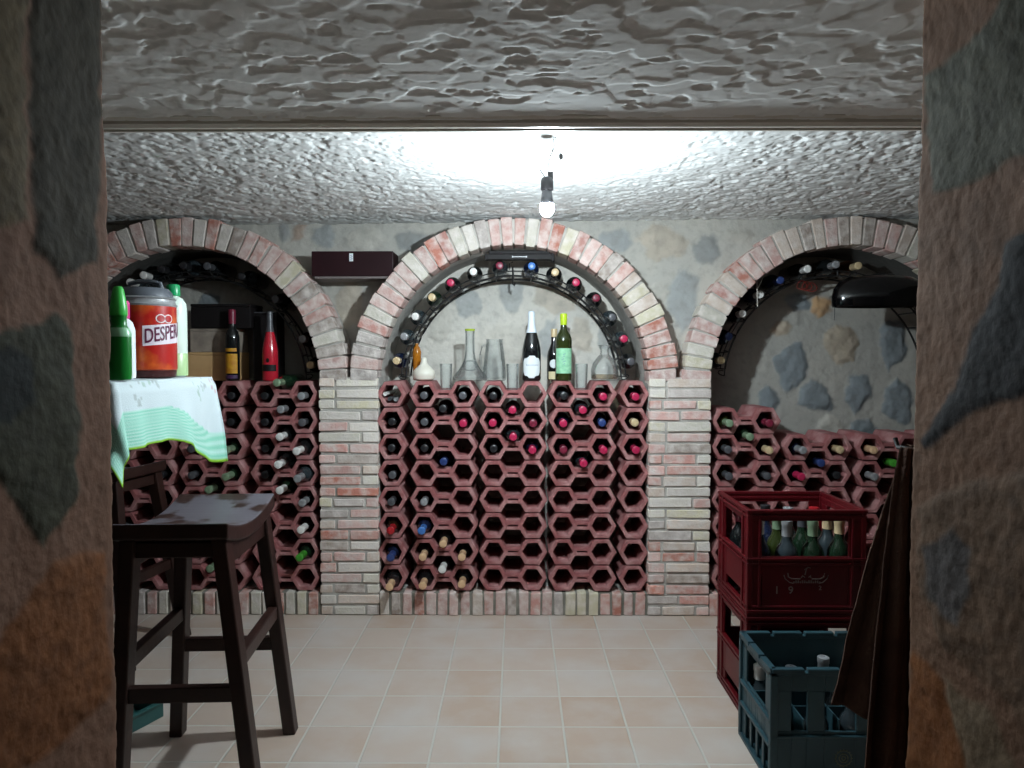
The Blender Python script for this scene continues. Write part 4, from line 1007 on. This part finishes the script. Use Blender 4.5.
# ================================================================== CRATES
def slab_with_holes(mb, axis, c0, c1, u0, u1, z0, z1, holes):
    """a wall between c0..c1 on `axis`, spanning u and z, with rectangular holes (ua,ub,za,zb)"""
    us = sorted({u0, u1} | {h[0] for h in holes} | {h[1] for h in holes}); zz = sorted({z0, z1} | {h[2] for h in holes} | {h[3] for h in holes})
    for i in range(len(us) - 1):
        for j in range(len(zz) - 1):
            um, zm = (us[i] + us[i + 1]) / 2, (zz[j] + zz[j + 1]) / 2
            if any(h[0] < um < h[1] and h[2] < zm < h[3] for h in holes): continue
            if axis == 'y': mb.box(us[i], us[i + 1], c0, c1, zz[j], zz[j + 1])
            else: mb.box(c0, c1, us[i], us[i + 1], zz[j], zz[j + 1])
def crate_red(loc, label, W=.379, D=.325, Hh=.341):
    root = empty('bottle_crate', loc); tag(root, label, 'crate', 'red plastic bottle crates in a stack')
    w, d = W / 2, D / 2; t = .008
    body = MB()
    fh = [(-w * .74, w * .70, Hh * .565, Hh * .895)]
    slab_with_holes(body, 'y', -d + .006, -d + .006 + t, -w + .01, w - .01, .0, Hh - .004, fh)
    slab_with_holes(body, 'y', d - .006 - t, d - .006, -w + .01, w - .01, .0, Hh - .004, fh)
    sh_ = [(-d * .62, d * .62, Hh * .55, Hh * .88), (-d * .55, d * .45, Hh * .06, Hh * .20)]
    for s in (-1, 1):
        c0, c1 = sorted((s * (w - .006), s * (w - .006 - t))); slab_with_holes(body, 'x', c0, c1, -d + .01, d - .01, 0, Hh - .004, sh_)
    body.box(-w + .01, w - .01, -d + .01, d - .01, .0, .010)
    body.build('shell', M['redcrate'], root, bevel=.0015, segs=1)
    rim = MB()
    for z0, z1, e in ((Hh - .010, Hh, .0), (Hh - .026, Hh - .018, .001), (Hh * .53, Hh * .555, .0), (Hh * .485, Hh * .505, .001), (.012, .022, .001), (.028, .036, .002), (.0, .006, .003)):
        for y0, y1 in ((-d + e, -d + .016), (d - .016, d - e)): rim.box(-w + e, w - e, y0, y1, z0, z1)
        for x0, x1 in ((-w + e, -w + .016), (w - .016, w - e)): rim.box(x0, x1, -d + .012, d - .012, z0, z1)
    rim.build('rim_bands', M['redcrate'], root, bevel=.0012, segs=1)
    for sx in (-1, 1):
        for sy in (-1, 1):
            mb = MB(); x0, x1 = sorted((sx * (w - .002), sx * (w - .020))); y0, y1 = sorted((sy * (d - .002), sy * (d - .020))); mb.box(x0, x1, y0, y1, .004, Hh - .004)
            mb.build('corner_post', M['redcrate'], root, bevel=.003)
    for k in (-.66, .66):
        for a_, b2_ in ((-w + .001, -w + .012), (w - .012, w - .001)):
            rb = MB(); rb.box(a_, b2_, d * k - .006, d * k + .006, .02, Hh - .012); rb.build('side_rib', M['redcrate'], root, bevel=.001, segs=1)
    for a_, b2_ in ((-w * .80, -w * .76), (w * .74, w * .78)):
        rb = MB(); rb.box(a_, b2_, -d + .001, -d + .010, .03, Hh - .02); rb.build('front_rib', M['redcrate'], root, bevel=.001, segs=1)
    # faded emblem: two horns over a row of lettering, a mast, figures below
    e = MB(); y = -d + .0058; zc = Hh * .27
    def arc(pts, r=.0016): e.tube([(x, y, z) for x, z in pts], r, 6)
    for s in (-1, 1):
        arc([(s * .058, zc + .048), (s * .056, zc + .036), (s * .046, zc + .030), (s * .018, zc + .029)], .0020)
        arc([(s * .070, zc + .042), (s * .066, zc + .030), (s * .052, zc + .018), (s * .040, zc + .015)], .0016)
        arc([(s * .006 + .002, zc + .034), (s * .013 + .002, zc + .040), (s * .015, zc + .033)], .0014)
    arc([(-.004, zc + .042), (.0, zc + .058), (.006, zc + .066), (.014, zc + .064)], .0014); arc([(.004, zc + .066), (-.006, zc + .058)], .0012)
    for k in range(13):
        x = -.040 + k * .0068; e.box(x, x + .004, y - .001, y + .001, zc + .016, zc + (.024 if k % 3 else .021))
    eo = e.build('emblem', M['emboss'], root)
    for s, x, z, sz in (('1', -.100, zc - .018, .034), ('9', -.056, zc - .018, .034), ('2', .040, zc - .006, .020)):
        me = text_mesh(s, sz)
        for v in me.vertices: v.co = (x + v.co.x, y - v.co.z, z + v.co.y)
        me.materials.append(M['emboss']); o = bpy.data.objects.new('figure', me); COL.objects.link(o); o.parent = root
    return root
CRX = .724 + .1895; CRY = 2.19 + .1625
crate_red((CRX, CRY, 0), 'lower red plastic crate, bottom of the stack behind the teal crate')
crate_red((CRX, CRY, .342), 'upper red plastic crate full of bottles, top of the stack')
cb_ = [('navy', 'white'), ('grey', 'silver'), ('green', 'palegreen'), ('green', 'cork'), ('black', 'grey'), ('olive', 'palegreen'), ('green', 'grey'), ('grey', 'cork'), ('black', 'wine'), ('navy', 'black'), ('black', 'silver'), ('green', 'red')]
for k, (g, cp) in enumerate(cb_):
    i, j = k % 4, k // 4
    x = CRX - .128 + i * .085 + (.003 if j == 1 else 0) + rnd.uniform(-.004, .004); y = CRY - .10 + j * .10 + rnd.uniform(-.006, .006)
    bottle((x, y, .342 + .0105), (0, 0, 0), g, cp, '%s bottle standing in upper red crate, %s row, %s from left' % (CAPW[cp], ['front', 'middle', 'back'][j], ORD2[i]), 'bottles standing in the upper red crate', r=.036, h=.284 if k % 3 else .292, long=.05)
def crate_teal(loc, W=.385, D=.272, Hh=.322):
    root = empty('bottle_crate', loc); tag(root, 'teal plastic bottle crate with notched rim in front of the red crates', 'crate')
    w, d, t = W / 2, D / 2, .007
    body = MB()
    fh = [(-w + .060, -w + .103, Hh * .46, Hh * .80), (-w + .150, -w + .235, Hh * .46, Hh * .80), (-w + .282, -w + .325, Hh * .46, Hh * .80)]
    slab_with_holes(body, 'y', -d + .008, -d + .008 + t, -w + .008, w - .008, 0, Hh - .014, fh)
    slab_with_holes(body, 'y', d - .008 - t, d - .008, -w + .008, w - .008, 0, Hh - .014, [])
    sh_ = [(-d * .55, d * .62, Hh * .58, Hh * .88)] + [(-d * .75 + k * d * .38, -d * .75 + k * d * .38 + d * .26, Hh * .03, Hh * .30) for k in range(4)]
    for s in (-1, 1):
        c0, c1 = sorted((s * (w - .008), s * (w - .008 - t))); slab_with_holes(body, 'x', c0, c1, -d + .008, d - .008, 0, Hh - .014, sh_)
    body.box(-w + .008, w - .008, -d + .008, d - .008, 0, .008)
    body.build('shell', M['tealcrate'], root, bevel=.0012, segs=1)
    rim = MB()
    for y0, y1 in ((-d, -d + .018), (d - .018, d)):
        rim.box(-w, w, y0, y1, Hh - .018, Hh - .010)
        for k in range(4): rim.box(-w + k * W / 4 + .005, -w + (k + 1) * W / 4 - .005, y0, y1, Hh - .012, Hh)
    for x0, x1 in ((-w, -w + .018), (w - .018, w)):
        rim.box(x0, x1, -d, d, Hh - .018, Hh - .010)
        for k in range(3): rim.box(x0, x1, -d + k * D / 3 + .005, -d + (k + 1) * D / 3 - .005, Hh - .012, Hh)
    for z0, z1 in ((Hh * .52, Hh * .555), (Hh * .31, Hh * .345), (.0, .012)):
        rim.box(-w, -w + .012, -d + .004, d - .004, z0, z1); rim.box(w - .012, w, -d + .004, d - .004, z0, z1)
    rim.box(-w + .004, w - .004, -d, -d + .012, Hh * .41, Hh * .43)
    rim.build('rim_bands', M['tealcrate'], root, bevel=.0012, segs=1)
    for sx in (-1, 1):
        for sy in (-1, 1):
            mb = MB(); x0, x1 = sorted((sx * w, sx * (w - .022))); y0, y1 = sorted((sy * d, sy * (d - .016))); mb.box(x0, x1, y0, y1, .004, Hh - .018); mb.build('corner_post', M['tealcrate'], root, bevel=.003)
    dv = MB()
    for k in (1, 2, 3): dv.box(-w + k * W / 4 - .002, -w + k * W / 4 + .002, -d + .014, d - .014, .02, Hh * .55)
    for k in (1, 2): dv.box(-w + .014, w - .014, -d + k * D / 3 - .002, -d + k * D / 3 + .002, .02, Hh * .55)
    dv.build('divider', M['tealcrate'], root)
    e = MB()
    for r_ in (.021, .012, .005):
        e.tube([(.010 + r_ * math.cos(t_), -d + .0072, .075 + r_ * math.sin(t_)) for t_ in np.linspace(0, 2 * PI, 26)[:-1]], .0013, 6, closed=True)
    for k in range(16):
        t_ = 2 * PI * k / 16; e.tube([(.010 + .0225 * math.cos(t_), -d + .0072, .075 + .0225 * math.sin(t_)), (.010 + .025 * math.cos(t_), -d + .0072, .075 + .025 * math.sin(t_))], .001, 5)
    e.build('round_emblem', M['emboss2'], root)
    return root
TCX, TCY = .684 + .1925, 1.862 + .136
crate_teal((TCX, TCY, 0))
for k, (i, j, g, cp, hh) in enumerate([(0, 2, 'grey', 'white', .225), (1, 2, 'black', 'grey', .22), (2, 2, 'grey', 'silver', .25), (1, 0, 'grey', 'silver', .23), (2, 0, 'grey', 'grey', .235), (0, 0, 'black', 'grey', .22), (2, 1, 'black', 'silver', .235), (3, 2, 'green', 'white', .23)]):
    bottle((TCX - .1925 + .048 + i * .0962, TCY - .136 + .046 + j * .09, .0085), (0, 0, 0), g, cp, '%s bottle standing in teal crate, %s row, %s cell from left' % (CAPW[cp], ['front', 'middle', 'back'][j], ORD2[i]), 'bottles standing in the teal crate', r=.032, h=hh, long=.04)

# ================================================================== BROWN CLOTH HANGING BY THE RIGHT JAMB
def drape(name, top, top_w, bot_l, bot_r, z_top, z_bot, y0, folds, amp, seed, corner=0.0):
    nu, nv = 90, 120
    U, V = np.meshgrid(np.linspace(0, 1, nu), np.linspace(0, 1, nv))
    k = V ** .85
    xl = top - top_w / 2 + (bot_l - (top - top_w / 2)) * k; xr = top + top_w / 2 + (bot_r - (top + top_w / 2)) * k
    X = xl + (xr - xl) * U
    fold = np.sin(U * folds * 2 * PI + .8 * np.sin(V * 3 + seed)) + .4 * np.sin(U * folds * 4.3 * PI + 1.7 + V * 1.5)
    Y = y0 + amp * (.25 + .75 * k) * fold + .006 * fbm(U * 6, V * 9, seed, 3)
    zb = z_bot + corner * U
    Z = z_top + (zb - z_top) * V
    X = X + .006 * (fbm(U * 4, V * 8, seed + 4, 3) - .5) * (V > .05)
    return np.stack([X, Y, Z], -1)
hk = at(908, 448, 1.13)
g = empty('brown_cloth', (.68, 1.13, float(hk[2]))); tag(g, 'brown cloth hanging in long folds beside the right stone jamb', 'cloth')
zt_ = float(hk[2])
def add_drape(nm, P):
    P = P - np.array([.68, 1.13, zt_]); o = grid_obj(nm, P, None, M['brown'], parent=g); s = o.modifiers.new('solid', 'SOLIDIFY'); s.thickness = .004; return o
xb = lambda px, y: float(at(px, 600, y)[0])
add_drape('main_fall', drape('m', float(hk[0]) + .006, .022, xb(853, 1.14), .72, zt_, .30, 1.135, 2.2, .022, 2))
add_drape('front_fold', drape('f', float(at(908, 448, 1.20)[0]) + .006, .014, xb(836, 1.20), .66, zt_ - .004, float(at(838, 706, 1.2)[2]), 1.20, 1.4, .016, 6, corner=-.03))
mb = MB(); mb.tube([(.028, -.105, .002), (.028, -.02, -.004), (.0, .0, -.006), (-.02, .02, -.008), (-.024, .075, -.008), (-.024, .085, .006)], .004, 8); mb.build('hook', M['iron'], g, smooth=True)

# ================================================================== CAMERA, WORLD, VIEW
cam = bpy.data.cameras.new('camera'); cam.sensor_width = 36.0; cam.lens = F / 1024 * 36.0; cam.clip_start = .02
co = bpy.data.objects.new('camera', cam); COL.objects.link(co); co.location = CAM; co.rotation_euler = (math.radians(90) - PITCH, 0, YAW)
SC.camera = co
w = bpy.data.worlds.new('world'); SC.world = w; w.use_nodes = True
w.node_tree.nodes['Background'].inputs['Color'].default_value = (.01, .011, .012, 1)
SC.view_settings.view_transform = 'Standard'; SC.view_settings.look = 'None'; SC.view_settings.gamma = 1.0; SC.view_settings.use_curve_mapping = False
SC.view_settings.exposure = 0.0
SC.cycles.max_bounces = 10; SC.cycles.transparent_max_bounces = 24
SC.cycles.use_denoising = True
